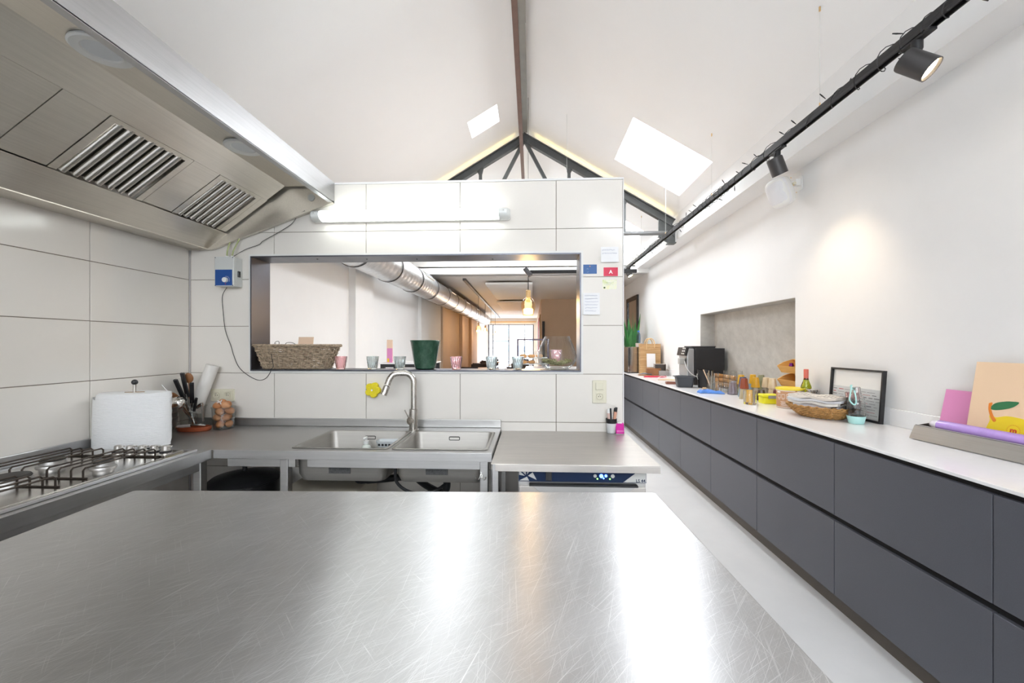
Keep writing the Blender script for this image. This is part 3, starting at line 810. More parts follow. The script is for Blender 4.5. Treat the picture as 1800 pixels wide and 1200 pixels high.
# spotlights
warm_disc = pm('lit_spot_lens', (1, .95, .85), .3, emis=(1, .80, .52), es=14)
def spot(px, pyb, d, L, lit, label, energy, back=0.):
    y = at_x(px, 200, TX).y
    S = thing('track_spotlight', label, 'spotlight', (TX, y, TZ - .023), 0, 'track spotlights')
    MB().box(-.015, .015, -.07, .07, -.012, 0).build('adapter', black, S, bev=.002)
    d = Vector(d).normalized(); r_ = .046
    c = Vector((0, 0, -.105)) if not back else Vector((0, back, -.115))
    MB().tube([(0, 0, -.010), (0, 0, -.04), c * .72 - d * .01, c - d * .005], [.020, .020, .016, .014], 12).build('arm', black, S, smooth=True)
    up = d.orthogonal().normalized(); v = d.cross(up)
    def ringr(o, r): return [c + d * o + (up * cos(2 * pi * i / 32) + v * sin(2 * pi * i / 32)) * r for i in range(32)]
    mb = MB(); mb.ring([ringr(-L / 2, r_ * .55), ringr(-L / 2 + .004, r_ * .96), ringr(-L / 2 + .012, r_), ringr(L / 2, r_), ringr(L / 2, r_ * .92), ringr(L / 2 - .012, r_ * .85)], True, True, False)
    hd_ = mb.build('head', pm('spot_black_' + str(px), (.045, .042, .042), .45), S, smooth=True)
    mb = MB(); mb.ring([ringr(L / 2 - .012, r_ * .85), ringr(L / 2 - .014, r_ * .3)], True, False, True)
    mb.build('lens', warm_disc if lit else black_gloss, hd_, smooth=True)
    if energy:
        l = bpy.data.lights.new('spot_lamp', 'SPOT'); l.energy = energy; l.color = (1, .80, .56); l.spot_size = radians(84); l.spot_blend = 1.0; l.shadow_soft_size = .03
        o = bpy.data.objects.new('spot_lamp', l); COL.objects.link(o)
        w_ = Vector((TX, y, TZ - .023)) + c + d * (L / 2 + .012)
        o.location = w_; o.rotation_euler = d.to_track_quat('-Z', 'Y').to_euler()
spot(1612, 95, (.5, -.5, -.7), .12, True, 'large black lit track spotlight aimed down with glowing lens', 10)
spot(1366, 285, (.42, .12, -.90), .115, True, 'black track spotlight seen from behind above the wall speaker', 10, .0)
spot(1106, 480, (.35, -.35, -.87), .10, True, 'small far black track spotlight with glaring lens near the partition', 10)
spot(1196, 400, (.45, .10, -.89), .10, True, 'black track spotlight near the end of the roof truss', 0) if False else None

# ================================================================== loudspeaker on the wall
sb = at_x(1408, 322, XR)
SP = thing('wall_speaker', 'white rounded loudspeaker on a swivel bracket below the track', 'speaker', (XR, sb.y, sb.z))
MB().prism(rr(.028, .055, .012), -.011, -.001, 'x').build('wall_plate', white_pl, SP, smooth=True, bev=.002)
MB().box(-.05, -.011, -.018, .018, -.02, .03).box(-.075, -.05, -.006, .006, -.012, .02).build('bracket', white_pl, SP, bev=.003)
MB().cyl((-.06, -.022, -.005), (-.06, .022, -.005), .012, 14).build('swivel', cream_pl, SP, smooth=True)
Rm = rot('Y', radians(-20)) @ rot('Z', radians(26))
cc = Vector((-.15, .01, -.065))
def superell(rx, ry, rz, e, n=28, m=16, cut=None):
    rings = []
    f_ = lambda t, p: math.copysign(abs(t) ** p, t)
    for k in range(m + 1):
        a = -pi / 2 + pi * k / m
        rings.append([cc + Rm @ Vector((rx * f_(cos(a), e) * f_(cos(2 * pi * i / n), e), ry * f_(cos(a), e) * f_(sin(2 * pi * i / n), e), rz * f_(sin(a), e))) for i in range(n)])
    return rings
mb = MB(); mb.ring(superell(.075, .078, .112, .55)); body = mb.build('cabinet', white_pl, SP, smooth=True)
mb = MB(); mb.ring([[cc + Rm @ Vector((-.02 - .070 * sqrt(max(0, 1 - (k / 6) ** 2)), a * k / 6, b * k / 6)) for a, b in rr(.080, .112, .05, 5)] for k in range(6, 0, -1)], True, False, True)
mb.build('grille', pm('grille_white', (.78, .78, .80), .6, var=.05, vs=400), body, smooth=True)
for dz_ in (-.05, .01, .07):
    p = cc + Rm @ Vector((.045, -.081, dz_)); MB().sphere(p, .004, n=8, m=6).build('screw', copper, body)

# ================================================================== gas hob
z = ZS + .001
HBX0, HBX1, HBY0, HBY1 = -2.12, -1.625, .98, 1.885
HB = thing('gas_hob', 'stainless steel five-burner gas hob with black wire pan supports', 'hob', ((HBX0 + HBX1) / 2, (HBY0 + HBY1) / 2, z))
hcx, hcy = (HBX0 + HBX1) / 2, (HBY0 + HBY1) / 2
hob_m = steel('hob_steel', (.56, .54, .51), (.12, .25), (1, 1, 1), 5, .0)
a, b = (HBX1 - HBX0) / 2, (HBY1 - HBY0) / 2
MB().box(-a, a, -b, b, 0, .008).box(-a + .02, a - .02, -b + .02, b - .13, .008, .010).box(-a + .02, a - .02, b - .12, b - .02, .008, .018).build('plate', hob_m, HB, bev=.003)
MB().box(a + .002, a + .014, -b, b + .02, 0, .012).build('edge_trim', counter_steel_y, HB, bev=.002)
for px in (208, 229, 250, 271, 291):
    q = at_z(px, 789, z + .03); x, y = q.x - hcx, min(q.y, HBY1 - .05) - hcy
    kn = MB().lathe([(.020, .018), (.021, .024), (.0165, .026), (.0150, .045), (.012, .048)], 20, (x, y, 0)).build('knob', pm('knob_satin_%d' % px, (.60, .58, .55), .3, metal=1), HB, smooth=True)
    MB().box(x - .004, x + .032, y - .004, y + .004, .040, .047).build('pointer', chrome, kn, bev=.0015)
    MB().lathe([(.0225, .0181), (.0235, .022), (.022, .0235)], 20, (x, y, 0), False, False).build('seal_ring', black, kn, smooth=True)
iron = pm('cast_iron', (.035, .032, .03), .6, var=.3, vs=40)
rusty = pm('worn_wire', (.05, .038, .03), .45, metal=.6, var=.5, vs=30)
def burner(x, y, r):
    bz = .010
    bu = MB().lathe([(r * 1.25, bz), (r * 1.2, bz + .006), (r, bz + .010), (r * .96, bz + .022), (r * .5, bz + .024)], 28, (x, y, 0)).build('burner', pm('burner_alu%d' % int(r * 1e4 + x * 100), (.45, .44, .43), .4, metal=1), HB, smooth=True)
    MB().lathe([(r * .95, bz + .0225), (r * .98, bz + .026), (r * .9, bz + .032), (r * .4, bz + .033)], 28, (x, y, 0)).build('burner_cap', iron, bu, smooth=True)
burner(.11, .175, .034); burner(-.13, .19, .040); burner(.10, -.24, .045); burner(-.13, -.22, .034); burner(-.02, -.03, .055)
def grate(xs, y0, y1, mid):
    g = None
    mb = MB()
    x0, x1 = min(xs) - .015, max(xs) + .015
    for y in (y0, y1):
        mb.tube([(x0, y, .013), (x1, y, .013)], .0032, 6)
    g = mb.build('pan_support', rusty, HB, smooth=True)
    for k, x in enumerate(xs):
        h_ = .050
        MB().tube([(x, y0, .014), (x, y0, h_ - .008), (x, y0 + .008, h_), (x, y1 - .008, h_), (x, y1, h_ - .008), (x, y1, .014)], .0034, 6).build('support_bar', rusty, g, smooth=True)
gx1 = [-.205 + .05 * k for k in range(4)]; gx2 = [.045 + .048 * k for k in range(4)]
for gx in (gx1, gx2):
    grate(gx, .03, .325, 0); grate(gx, -.40, -.06, 0)

# ================================================================== things on the counters, left corner
q = at_z(226, 782, ZS)
PR = thing('paper_roll', 'big flattened white roll of kitchen paper on a steel stand beside the hob', 'paper roll', (-2.02, 1.995, ZS + .004), radians(13))
tissue = pm('tissue', (.90, .90, .90), .9, bmp=.6, bs=30, vstretch=(1, 1, 12))
pr = []
for k in range(14):
    t = k / 13; pr.append((1 - .012 * sin(t * 40) - (.03 if k in (0,) else 0), t * .262))
mb = MB()
for rr_, z_ in pr: pass
rings = [[(.160 * r_ * (1 + .03 * (1 - z_ / .26) * (cos(2 * pi * i / 48) < 0)) * cos(2 * pi * i / 48), .09 * r_ * sin(2 * pi * i / 48), z_ + .004 + .004 * cos(2 * pi * i / 48)) for i in range(48)] for r_, z_ in pr]
rings.append([(.145 * cos(2 * pi * i / 48), .078 * sin(2 * pi * i / 48), .272) for i in range(48)])
rings.append([(.035 * cos(2 * pi * i / 48), .006 * sin(2 * pi * i / 48), .270) for i in range(48)])
mb.ring(rings, True, True, True); mb.build('roll', tissue, PR, smooth=50)
mb = MB()      # the loose outer sheet
o1 = []; o2 = []
for i in range(26):
    a = pi * 1.02 + i * (pi * .95) / 25
    o1.append((.168 * cos(a) - .003, .098 * sin(a) - .002)); o2.append((.165 * cos(a) - .003, .095 * sin(a) - .002))
ring_ = o1 + o2[::-1]
mb.ring([[(x * (1.03 - .04 * t), y, t * .243 + .008 * (x < -.16) * t) for x, y in ring_] for t in (0.01, .2, .4, .6, .8, 1)])
mb.build('loose_sheet', tissue, PR, smooth=50)
MB().cyl((0, 0, .265), (0, 0, .318), .007, 12).build('rod', tap_steel, PR, smooth=True)
MB().sphere((0, 0, .322), .014, n=16, m=10).build('rod_knob', black_gloss, PR, smooth=True)
MB().prism([(.045 * cos(2 * pi * i / 20), .004 * sin(2 * pi * i / 20)) for i in range(20)], .268, .2735, 'z').build('cardboard_core', pm('cardboard', (.36, .25, .15), .9), PR)
# stacked dark bowls
bowl_out = pm('dark_bowl', (.05, .042, .038), .35, var=.2, vs=20)
bowl_in = pm('brown_bowl_inside', (.25, .12, .06), .35)
for k in range(3):
    bq = MB()
    bq.lathe([(.035, 0), (.045, .004), (.078, .035), (.092, .075), (.096, .105)], 32, cap1=False)
    bq.cur = 1; bq.lathe([(.096, .105), (.093, .105), (.075, .038), (.04, .008), (.01, .006)], 32, cap0=False)
    o = bq.build('bowl', [bowl_out, bowl_in], None, smooth=True, loc=(-2.10, 2.20, ZS + .001 + .030 * k))
    tag(o, ('lowest', 'middle', 'topmost')[k] + ' dark brown bowl of the stack behind the paper roll', 'bowl', 'stack of dark bowls')
# terracotta dish
dq = at_z(341, 757, ZS)
dish = MB(); ov = lambda r, z_: [(.098 * r * cos(2 * pi * i / 40), .050 * r * sin(2 * pi * i / 40), z_) for i in range(40)]
dish.ring([ov(.9, 0.001), ov(.97, .008), ov(1, .026), ov(.955, .026), ov(.92, .010), ov(.3, .008)])
D_ = dish.build('oval_dish', pm('terracotta', (.36, .085, .035), .3, var=.1, vs=15), None, smooth=True, loc=(dq.x, dq.y, ZS + .001), rz=radians(8))
tag(D_, 'small oval terracotta dish with cutlery bits in front of the utensil tub', 'dish')
SPN = thing('spoon_rest', 'grey metal peeler lying in the terracotta dish', 'peeler', (dq.x, dq.y, ZS + .022), radians(10))
MB().tube([(-.085, -.01, .006), (-.02, .0, .010)], .009, 8).build('handle', pm('grey_handle', (.45, .42, .40), .4), SPN, smooth=True)
MB().tube([(-.02, 0, .010), (.03, .01, .010), (.06, .012, .006)], [.005, .010, .003], 8).build('blade', chrome, SPN, smooth=True)
# utensil tub
uq = at_z(338, 752, ZS)
ux, uy = uq.x, min(uq.y, 2.465)
UT = MB(); UT.lathe([(.050, .001), (.056, .002), (.072, .132), (.076, .134), (.076, .138), (.070, .138), (.054, .006), (.02, .004)], 32)
utub = UT.build('utensil_tub', plastic_clear, None, smooth=True, loc=(ux, uy, ZS)); tag(utub, 'clear plastic tub full of kitchen utensils by the wall corner', 'tub')
wood_d = pm('brown_wood', (.26, .11, .04), .5, var=.2, vs=10, vstretch=(1, 1, .2))
def in_tub(name, label, cat, px, py, D, build, group=None):
    """a utensil standing in the tub: from the tub floor up to the pixel"""
    top = at_d(px, py, D)
    base = Vector((ux + (ux - top.x) * .22, uy + (uy - top.y) * .22, ZS + .012))
    d = (top - base); L = d.length; q_ = d.to_track_quat('Z', 'Y')
    t = thing(name, label, cat, base, tuple(q_.to_euler()), group)
    build(t, L); return t
def knife(t, L):
    MB().tube([(0, 0, 0), (0, 0, L * .62)], [.006, .008], 8).build('blade', chrome, t, smooth=True)
    MB().box(-.011, .011, -.007, .007, L * .55, L).build('handle', black_gloss, t, bev=.003)
def ladle(t, L):
    MB().tube([(0, 0, 0), (0, 0, L - .04)], .004, 8).build('handle', chrome, t, smooth=True)
    m_ = MB(); m_.sphere((0, 0, L - .012), .038, .038, .036, 20, 12); m_.build('ladle_bowl', chrome, t, smooth=True)
def wspoon(t, L):
    MB().tube([(0, 0, 0), (0, 0, L - .04)], .0055, 8).build('handle', wood_d, t, smooth=True)
    MB().sphere((0, 0, L - .022), .026, .008, .032, 18, 10).build('spoon_bowl', wood_d, t, smooth=True)
def spatula(t, L):
    MB().tube([(0, 0, 0), (0, 0, L * .7)], .004, 8).build('handle', chrome, t, smooth=True)
    MB().prism([(-.012, L * .66), (.012, L * .66), (.033, L * .76), (.034, L * .97), (.028, L), (-.028, L), (-.034, L * .97), (-.033, L * .76)], -.0012, .0012).build('blade', chrome, t)
def whisk(t, L):
    MB().tube([(0, 0, L * .55), (0, 0, L)], .008, 10).build('handle', black, t, smooth=True)
    for k in range(4):
        a = pi * k / 4; pts = [(.022 * sin(pi * s_ / 12) * cos(a) * (1 if True else 1), .022 * sin(pi * s_ / 12) * sin(a), L * .58 * (1 - s_ / 12)) for s_ in range(13)]
        MB().tube(pts, .001, 4).build('wire_loop', chrome, t, smooth=True)
in_tub('kitchen_knife', 'black-handled knife leaning left in the utensil tub', 'knife', 308, 667, 2.40, knife)
in_tub('kitchen_knife', 'tallest black-handled knife in the utensil tub', 'knife', 320, 655, 2.46, knife)
in_tub('kitchen_knife', 'stout black-handled knife beside the wooden spoon in the tub', 'knife', 337, 673, 2.42, knife)
in_tub('ladle', 'shiny steel ladle hanging its bowl over the tub rim', 'ladle', 311, 706, 2.38, ladle)
in_tub('wooden_spoon', 'brown wooden spoon with round head standing in the tub', 'spoon', 331, 658, 2.50, wspoon)
in_tub('wooden_spoon', 'low wooden spoon peeking out above the steel ladle', 'spoon', 305, 692, 2.44, wspoon)
in_tub('spatula', 'broad steel slotted spatula behind the knives in the tub', 'spatula', 312, 664, 2.52, spatula)
in_tub('spatula', 'pointed steel cake server sticking out to the left of the tub', 'spatula', 284, 676, 2.44, lambda t, L: (MB().prism([(-.004, L * .5), (.004, L * .5), (.022, L * .68), (.004, L)], -.001, .001).build('blade', chrome, t), MB().tube([(0, 0, 0), (0, 0, L * .52)], .005, 8).build('handle', chrome, t, smooth=True)))
in_tub('whisk', 'small wire whisk with black handle in the utensil tub', 'whisk', 345, 700, 2.45, whisk)
gr_ = thing('citrus_squeezer', 'steel hand press with its handle hanging over the tub rim', 'press', (ux + .06, uy - .035, ZS + .135))
MB().tube([(.0, 0, .0), (.02, -.005, .012), (.036, -.005, .02)], .011, 10).build('cup', chrome, gr_, smooth=True)
MB().tube([(.036, -.005, .028), (.040, -.005, -.04), (.043, -.005, -.085)], .0055, 8).build('handle', tap_steel, gr_, smooth=True)
# paper tube leaning in the tub
pa, pb = Vector((ux + .015, uy + .00, ZS + .1)), at_d(374, 642, 2.585)
tb = thing('foil_roll', 'white paper roll leaning out of the utensil tub against the tiles', 'roll', pa)
MB().cyl((0, 0, 0), pb - pa, .036, 28).build('roll', pm('roll_paper', (.78, .75, .71), .8), tb, smooth=True)
# egg tub
eq = at_z(393, 753, ZS); ex, ey = eq.x, min(eq.y, 2.475)
ET = MB(); ET.lathe([(.050, .001), (.055, .002), (.062, .128), (.066, .130), (.066, .136), (.061, .136), (.052, .006), (.02, .004)], 32)
tag(ET.build('egg_tub', plastic_clear, None, smooth=True, loc=(ex, ey, ZS)), 'clear plastic tub filled with brown eggs below the double socket', 'tub')
egg_ms = [pm('egg_shell_%d' % k, c, .5, var=.06, vs=25) for k, c in enumerate(((.55, .24, .10), (.60, .30, .15), (.52, .22, .09)))]
def egg_mesh(m_):
    prof = []
    for k in range(13):
        a = -pi / 2 + pi * k / 12
        prof.append((max(.0215 * cos(a) * (1 - .12 * sin(a)), .0005), .0275 * sin(a)))
    return MB().lathe(prof, 18).mesh('egg', m_, True)
eggs = [egg_mesh(m_) for m_ in egg_ms]
spots_ = []
for lay, (n_, R_, zz) in enumerate(((3, .029, .030), (3, .031, .070), (3, .032, .108), (3, .030, .145), (1, .004, .160))):
    for k in range(n_):
        a = 2 * pi * k / n_ + lay * 1.05 + .5
        spots_.append((R_ * cos(a), R_ * sin(a), zz))
for k, (x, y, zz) in enumerate(spots_):
    e_ = bpy.data.objects.new('egg', eggs[k % 3]); COL.objects.link(e_)
    e_.location = (ex + x, ey + y, ZS + zz); e_.rotation_euler = (pi / 2 + random.uniform(-.5, .5), random.uniform(-.4, .4), random.uniform(0, 6))
    tag(e_, 'brown hen egg in the clear plastic tub', 'egg', 'eggs in the tub')
# feathery bit on the eggs
mb = MB()
for k in range(14):
    d = Vector((random.uniform(-1, 1), random.uniform(-1, .2), random.uniform(-.3, 1))).normalized() * .018
    mb.tube([(0, 0, 0), d * .6, d], [.003, .004, .001], 5)
tag(mb.build('feather_tuft', pm('feather', (.85, .80, .76), .9), None, smooth=True, loc=(ex + .006, ey - .036, ZS + .168)), 'fluffy white feather on the top eggs', 'feather')

# double wall socket, switch plate, control box
def socket_face(parent, x, z_):
    mb = MB(); mb.lathe([(.0215, 0), (.021, .004), (.018, .002), (.0175, -.004), (.004, -.004)], 24)
    o = mb.build('socket_insert', pm('socket_cream_%d' % int(x * 1e4 + z_ * 1e3), (.62, .58, .44), .35), parent, smooth=True, loc=(x, -.010, z_), rz=(pi / 2, 0, 0))
    for dx in (-.006, .006):
        MB().cyl((dx, 0, -.005), (dx, 0, .0025), .0026, 8).build('pin_hole', black, o)
    MB().cyl((0, .0105, -.004), (0, .0105, .012), .0024, 8).build('earth_pin', chrome, o)
SK = thing('double_socket', 'cream double wall socket above the egg tub', 'socket', (-1.984, YW - .0005, 1.057))
MB().prism(rr(.078, .040, .005), -.009, 0).build('cover_plate', cream_pl, SK, bev=.002)
for x in (-.036, .036):
    MB().box(x - .028, x + .028, -.0115, -.009, -.028, .028).build('square_frame', cream_pl, SK, bev=.002)
    socket_face(SK, x, 0)
SW = thing('switch_and_socket', 'cream light switch over a wall socket above the pen cup', 'switch', (.4185, YW - .0005, 1.092))
MB().prism(rr(.043, .070, .005), -.009, 0).build('cover_plate', cream_pl, SW, bev=.002)
MB().box(-.024, .024, -.014, -.009, .012, .058).build('rocker', cream_pl, SW, bev=.003)
MB().box(-.024, .024, -.0115, -.009, -.052, -.006).build('square_frame', cream_pl, SW, bev=.002)
socket_face(SW, 0, -.029)
bq0, bq1 = at_y(377, 451, YW - .08), at_y(411, 503, YW - .08)
bw, bh = (bq1.x - bq0.x) / 2, (bq0.z - bq1.z) / 2
CB = thing('control_box', 'grey fan speed control box with blue panel and dial hanging under the hood', 'control box', ((bq0.x + bq1.x) / 2, YW - .001, (bq0.z + bq1.z) / 2))
MB().box(-bw, bw, -.080, -.055, -bh, bh).build('cover', grey_pl, CB, bev=.004)
MB().box(-bw + .001, bw - .001, -.0545, 0, -bh + .002, bh - .002).build('back_case', grey_pl, CB, bev=.003)
blue_p = pm('blue_panel', (.012, .075, .30), .35)
bp = MB().box(-bw + .006, bw - .010, -.0812, -.080, -bh + .006, bh * .12).build('blue_panel', blue_p, CB)
dlx, dlz = .014, -bh * .58
MB().cyl((dlx, -.098, dlz), (dlx, -.0812, dlz), .0155, 24).build('dial', white_pl, bp, smooth=True, bev=.001)
MB().box(dlx - .006, dlx - .002, -.0816, -.0812, dlz - .026, dlz - .019).build('red_mark', pm('red_print', (.6, .03, .03), .4), bp)
MB().tube([(dlx + .023 * cos(a * .25), -.0816, dlz + .023 * sin(a * .25)) for a in range(-2, 8)], .0008, 4).build('scale_mark', white_pl, bp)
for sx in (-1, 1):
    for sz in (-1, 1):
        MB().cyl((sx * (bw - .006), -.0808, sz * (bh - .006)), (sx * (bw - .006), -.080, sz * (bh - .006)), .003, 8).build('screw', black, CB)
MB().box(bw - .002, bw + .006, -.045, -.025, -.03, .008).build('rocker_switch', black_gloss, CB, bev=.002)
for x in (-.012, .022):
    MB().cyl((x, -.04, bh - .002), (x, -.04, bh + .012), .010, 12).build('cable_gland', white_pl, CB, smooth=True)
cbp = CB.location
gy = pm('green_yellow_cable', (.42, .46, .22), .5)
for k, (x, ex_) in enumerate(((-.012, .010), (.022, .036))):
    p0 = cbp + Vector((x, -.04, bh + .012)); 
    xt = p0.x + ex_; ztop = H + .62 + .3625 * (xt + 2.05) - .012
    o = MB().tube([p0, p0 + Vector((ex_ * .2, .0, .03)), (xt - .004, p0.y + .01, ztop - .02), (xt, p0.y + .015, ztop)], .0045, 8).build('power_cable', gy, None, smooth=True)
    tag(o, ('bowed', 'straight')[k] + ' green-yellow cable from the control box up to the hood', 'cable')
def smooth_path(pts, n=6):
    pts = [Vector(p) for p in pts]; out = []
    for i in range(len(pts) - 1):
        p0, p1, p2, p3 = pts[max(i - 1, 0)], pts[i], pts[i + 1], pts[min(i + 2, len(pts) - 1)]
        for k in range(n):
            t = k / n
            out.append(.5 * ((2 * p1) + (p2 - p0) * t + (2 * p0 - 5 * p1 + 4 * p2 - p3) * t * t + (3 * p1 - p0 - 3 * p2 + p3) * t ** 3))
    return out + [pts[-1]]
wire_b = pm('black_wire', (.02, .02, .02), .5)
pts = [cbp + Vector((.03, -.04, bh + .008))] + [at_y(px, py, YW - .012) for px, py in ((432, 438), (455, 430), (463, 423), (490, 408), (513, 393), (524, 378), (536, 370))]
tag(MB().tube(smooth_path(pts), .0018, 6).build('thin_wire', wire_b, None, smooth=True), 'thin black wire rising from the control box along the hood edge', 'wire')
pts = [cbp + Vector((-.02, -.03, -bh))] + [at_y(px, py, YW - .006) for px, py in ((391, 520), (392, 545), (396, 580), (406, 608), (411, 625), (420, 645), (437, 660), (455, 668), (468, 664), (476, 652))]
pts += [Vector((pts[-1].x + .005, YW - .016, SILL + .004)), Vector((pts[-1].x + .01, YW + .004, SILL + .02)), Vector((pts[-1].x, YW + .002, SILL + .10)), Vector((pts[-1].x + .01, YW + .03, SILL + .17))]
tag(MB().tube(smooth_path(pts), .0018, 6).build('thin_wire', wire_b, None, smooth=True), 'black wire hanging from the control box and looping into the wicker basket', 'wire')

# ================================================================== tap, sponge, soap
tp = at_z(727, 756, ZS); tx_, ty_ = tp.x, min(tp.y, YW - .085)
TPD = ty_ / CS
FA = thing('kitchen_tap', 'brushed steel high-arc kitchen tap with pull-out spout behind the sink', 'tap', (tx_, ty_, ZS))
MB().lathe([(.029, .001), (.029, .006), (.026, .008), (.026, .128), (.021, .131)], 28).build('body', tap_steel, FA, smooth=True)
def loc_(px, py, dy=0.): 
    p = at_y(px, py, ty_ + dy); return Vector((p.x - tx_, p.y - ty_, p.z - ZS))
np_ = [Vector((.002, 0, .125)), Vector((.002, 0, .20)), Vector((.002, 0, .27)), loc_(727, 668), loc_(722, 660), loc_(714, 656), loc_(702, 656, -.01), loc_(692, 658, -.02), loc_(685, 666, -.03), loc_(681, 676, -.035)]
MB().tube(smooth_path(np_, 4), .018, 14).build('neck', tap_steel, FA, smooth=True)
h0, h1 = loc_(680, 679, -.036), loc_(674, 694, -.05)
MB().tube([h0, h1], .019, 16).build('spray_head', tap_steel, FA, smooth=True)
MB().tube([h0 - (h1 - h0).normalized() * .004, h0], .0145, 16).build('joint_ring', black, FA, smooth=True)
MB().tube([(0, 0, .062), (-.020, -.030, .060)], .021, 20).build('lever_hub', tap_steel, FA, smooth=True)
MB().tube([(-.018, -.026, .072), (-.032, -.034, .105), (-.042, -.038, .128)], .0035, 8).build('lever', tap_steel, FA, smooth=True)
fl_ = at_y(656, 685, YW - .02)
SG = thing('flower_sponge', 'yellow flower-shaped sponge on a hook on the tiles beside the tap', 'sponge', (fl_.x, YW - .001, fl_.z))
out = []
for k in range(60):
    a = 2 * pi * k / 60; r_ = .033 + .016 * abs(cos(2.5 * a + .3)) ** .55; out.append((r_ * cos(a), r_ * sin(a)))
MB().prism(out, -.036, -.008).build('sponge', pm('sponge_yellow', (.80, .66, .03), .9, var=.1, vs=150, bmp=.3, bs=300), SG, smooth=True, bev=.004)
MB().cyl((0, -.042, 0), (0, 0, 0), .006, 12).build('hook_pin', chrome, SG, smooth=True)
sx_, sy_ = -.945, SY0 + .36
SD = thing('soap_dispenser', 'small white soap pump bottle standing in the left sink bowl', 'soap dispenser', (sx_, sy_, ZS - .1735))
MB().lathe([(.026, 0.0005), (.028, .006), (.028, .095), (.022, .112), (.013, .118), (.013, .126)], 24).build('bottle', pm('milky_plastic', (.72, .76, .70), .3), SD, smooth=True)
MB().lathe([(.015, .126), (.015, .14), (.006, .142), (.006, .155)], 16).build('collar', white_pl, SD, smooth=True)
MB().box(-.007, .007, -.03, .008, .155, .165).build('pump_head', white_pl, SD, bev=.003)
TY = thing('sponge_tray', 'light grey perforated tray hung inside the left sink bowl', 'tray', (-.815, SY0 + .42, ZS - .075))
mb = MB(); mb.ring([rrect(-.075, .075, -.042, .025, .02, .0), rrect(-.085, .085, -.05, .028, .022, .035), rrect(-.082, .082, -.047, .025, .022, .035), rrect(-.072, .072, -.039, .022, .02, .003)])
to = mb.build('tray_shell', pm('pale_grey_plastic', (.62, .65, .66), .35), TY, smooth=True)
for k in range(7):
    MB().box(-.066 + k * .02, -.054 + k * .02, -.0485, -.0445, .010, .022).build('slot', black, to)

# ================================================================== below the sink
bxm = pm('cream_carton', (.55, .50, .40), .8)
p = at_y(580, 853, SY0 + .25)
cb_ = thing('storage_box', 'cream box standing on the shelf under the left sink bowl', 'box', (p.x - .02, SY0 + .29, .171))
MB().box(-.20, .20, -.18, .18, 0, p.z - .171 - .012).build('carton', bxm, cb_, bev=.003)
MB().box(-.205, .205, -.185, .185, p.z - .171 - .012, p.z - .171).build('lid', bxm, cb_, bev=.002)
pan_m = pm('black_pan', (.015, .015, .016), .35)
pn = thing('black_pot', 'black cooking pot on the shelf below the cooker corner', 'pot', (-1.62, SY0 + .30, .171))
MB().lathe([(.15, 0), (.17, .01), (.175, .44), (.182, .445), (.182, .45), (.168, .45), (.16, .02), (.05, .015)], 36).build('pot_body', pan_m, pn, smooth=True)
MB().lathe([(.182, .452), (.16, .47), (.06, .495), (.012, .50), (.012, .52), (.02, .53)], 36).build('lid', pan_m, pn, smooth=True)
for k, (pp, r_) in enumerate((([(-.46, SY0 + .26, ZS - .19), (-.46, SY0 + .26, ZS - .26), (-.50, SY0 + .30, ZS - .30), (-.62, SY0 + .42, ZS - .30), (-.70, SY0 + .5, ZS - .28)], .02),
                  ([(-.95, SY0 + .26, ZS - .19), (-.95, SY0 + .28, ZS - .23), (-.85, SY0 + .36, ZS - .25), (-.72, SY0 + .48, ZS - .27)], .02),
                  ([(-.701, SY0 + .15, ZS - .10), (-.701, SY0 + .16, ZS - .2), (-.62, SY0 + .18, ZS - .26), (-.5, SY0 + .2, ZS - .25), (-.42, SY0 + .3, ZS - .2)], .008))):
    o = MB().tube(smooth_path(pp), r_, 10).build('drain_hose', black, None, smooth=True)
    tag(o, ('black drain hose bending away from the right sink bowl', 'black drain hose under the left sink bowl', 'thin black supply hose looping between the sink bowls')[k], 'hose')

# ================================================================== pen cup and tape on the side table
cq = at_z(1073, 759, ZP)
PC = thing('pen_cup', 'white cup with black rim holding pens on the side table', 'pen cup', (cq.x, min(cq.y, YW - .04), ZP + .001))
MB().lathe([(.025, 0), (.027, .003), (.030, .062)], 28, cap1=False).lathe([(.030, .062), (.027, .062), (.024, .004), (.01, .003)], 28, cap0=False).build('cup', pm('white_ceramic', (.78, .78, .78), .3), PC, smooth=True)
MB().lathe([(.0315, .060), (.033, .088), (.030, .088), (.029, .062)], 28, cap0=False, cap1=False).build('black_band', black, PC, smooth=True)
pink_pl = pm('peach_plastic', (.70, .36, .25), .4)
pcl = PC.location
for k, (dx, dy, tx2, ty2, L, r_, m_, lb, nm) in enumerate(((-.010, .0, -.018, 0, .145, .010, pm('rose_clear', (.75, .52, .46), .2), 'pale pink hand cream tube in the pen cup', 'cream_tube'), (.0, -.008, -.006, -.006, .150, .006, black, 'black pen with clip in the pen cup', 'pen'), (.010, .0, .030, 0, .155, .009, pink_pl, 'thick peach marker leaning in the pen cup', 'marker'), (.008, .008, .022, .01, .150, .004, black_gloss, 'thin black ballpoint in the pen cup', 'pen'), (.0, .008, .0, .008, .115, .010, white_pl, 'short white glue stick in the pen cup', 'glue_stick'))):
    b0 = Vector((dx * .8, dy * .8, .006)); b1 = Vector((tx2, ty2, L))
    t = thing(nm, lb, nm.replace('_', ' '), pcl + b0)
    MB().tube([(0, 0, 0), (b1 - b0) * .82], r_, 12).build('barrel', m_, t, smooth=True)
    MB().tube([(b1 - b0) * .82, (b1 - b0) * .99, b1 - b0], [r_ * .95, r_ * .9, r_ * .5], 12).build('cap', black if k in (1, 2, 3) else white_pl, t, smooth=True)
tq = at_z(1092, 763, ZP)
TD = thing('tape_dispenser', 'magenta tape dispenser on the edge of the side table', 'tape dispenser', (tq.x - .002, tq.y + .035, ZP + .001), radians(-8))
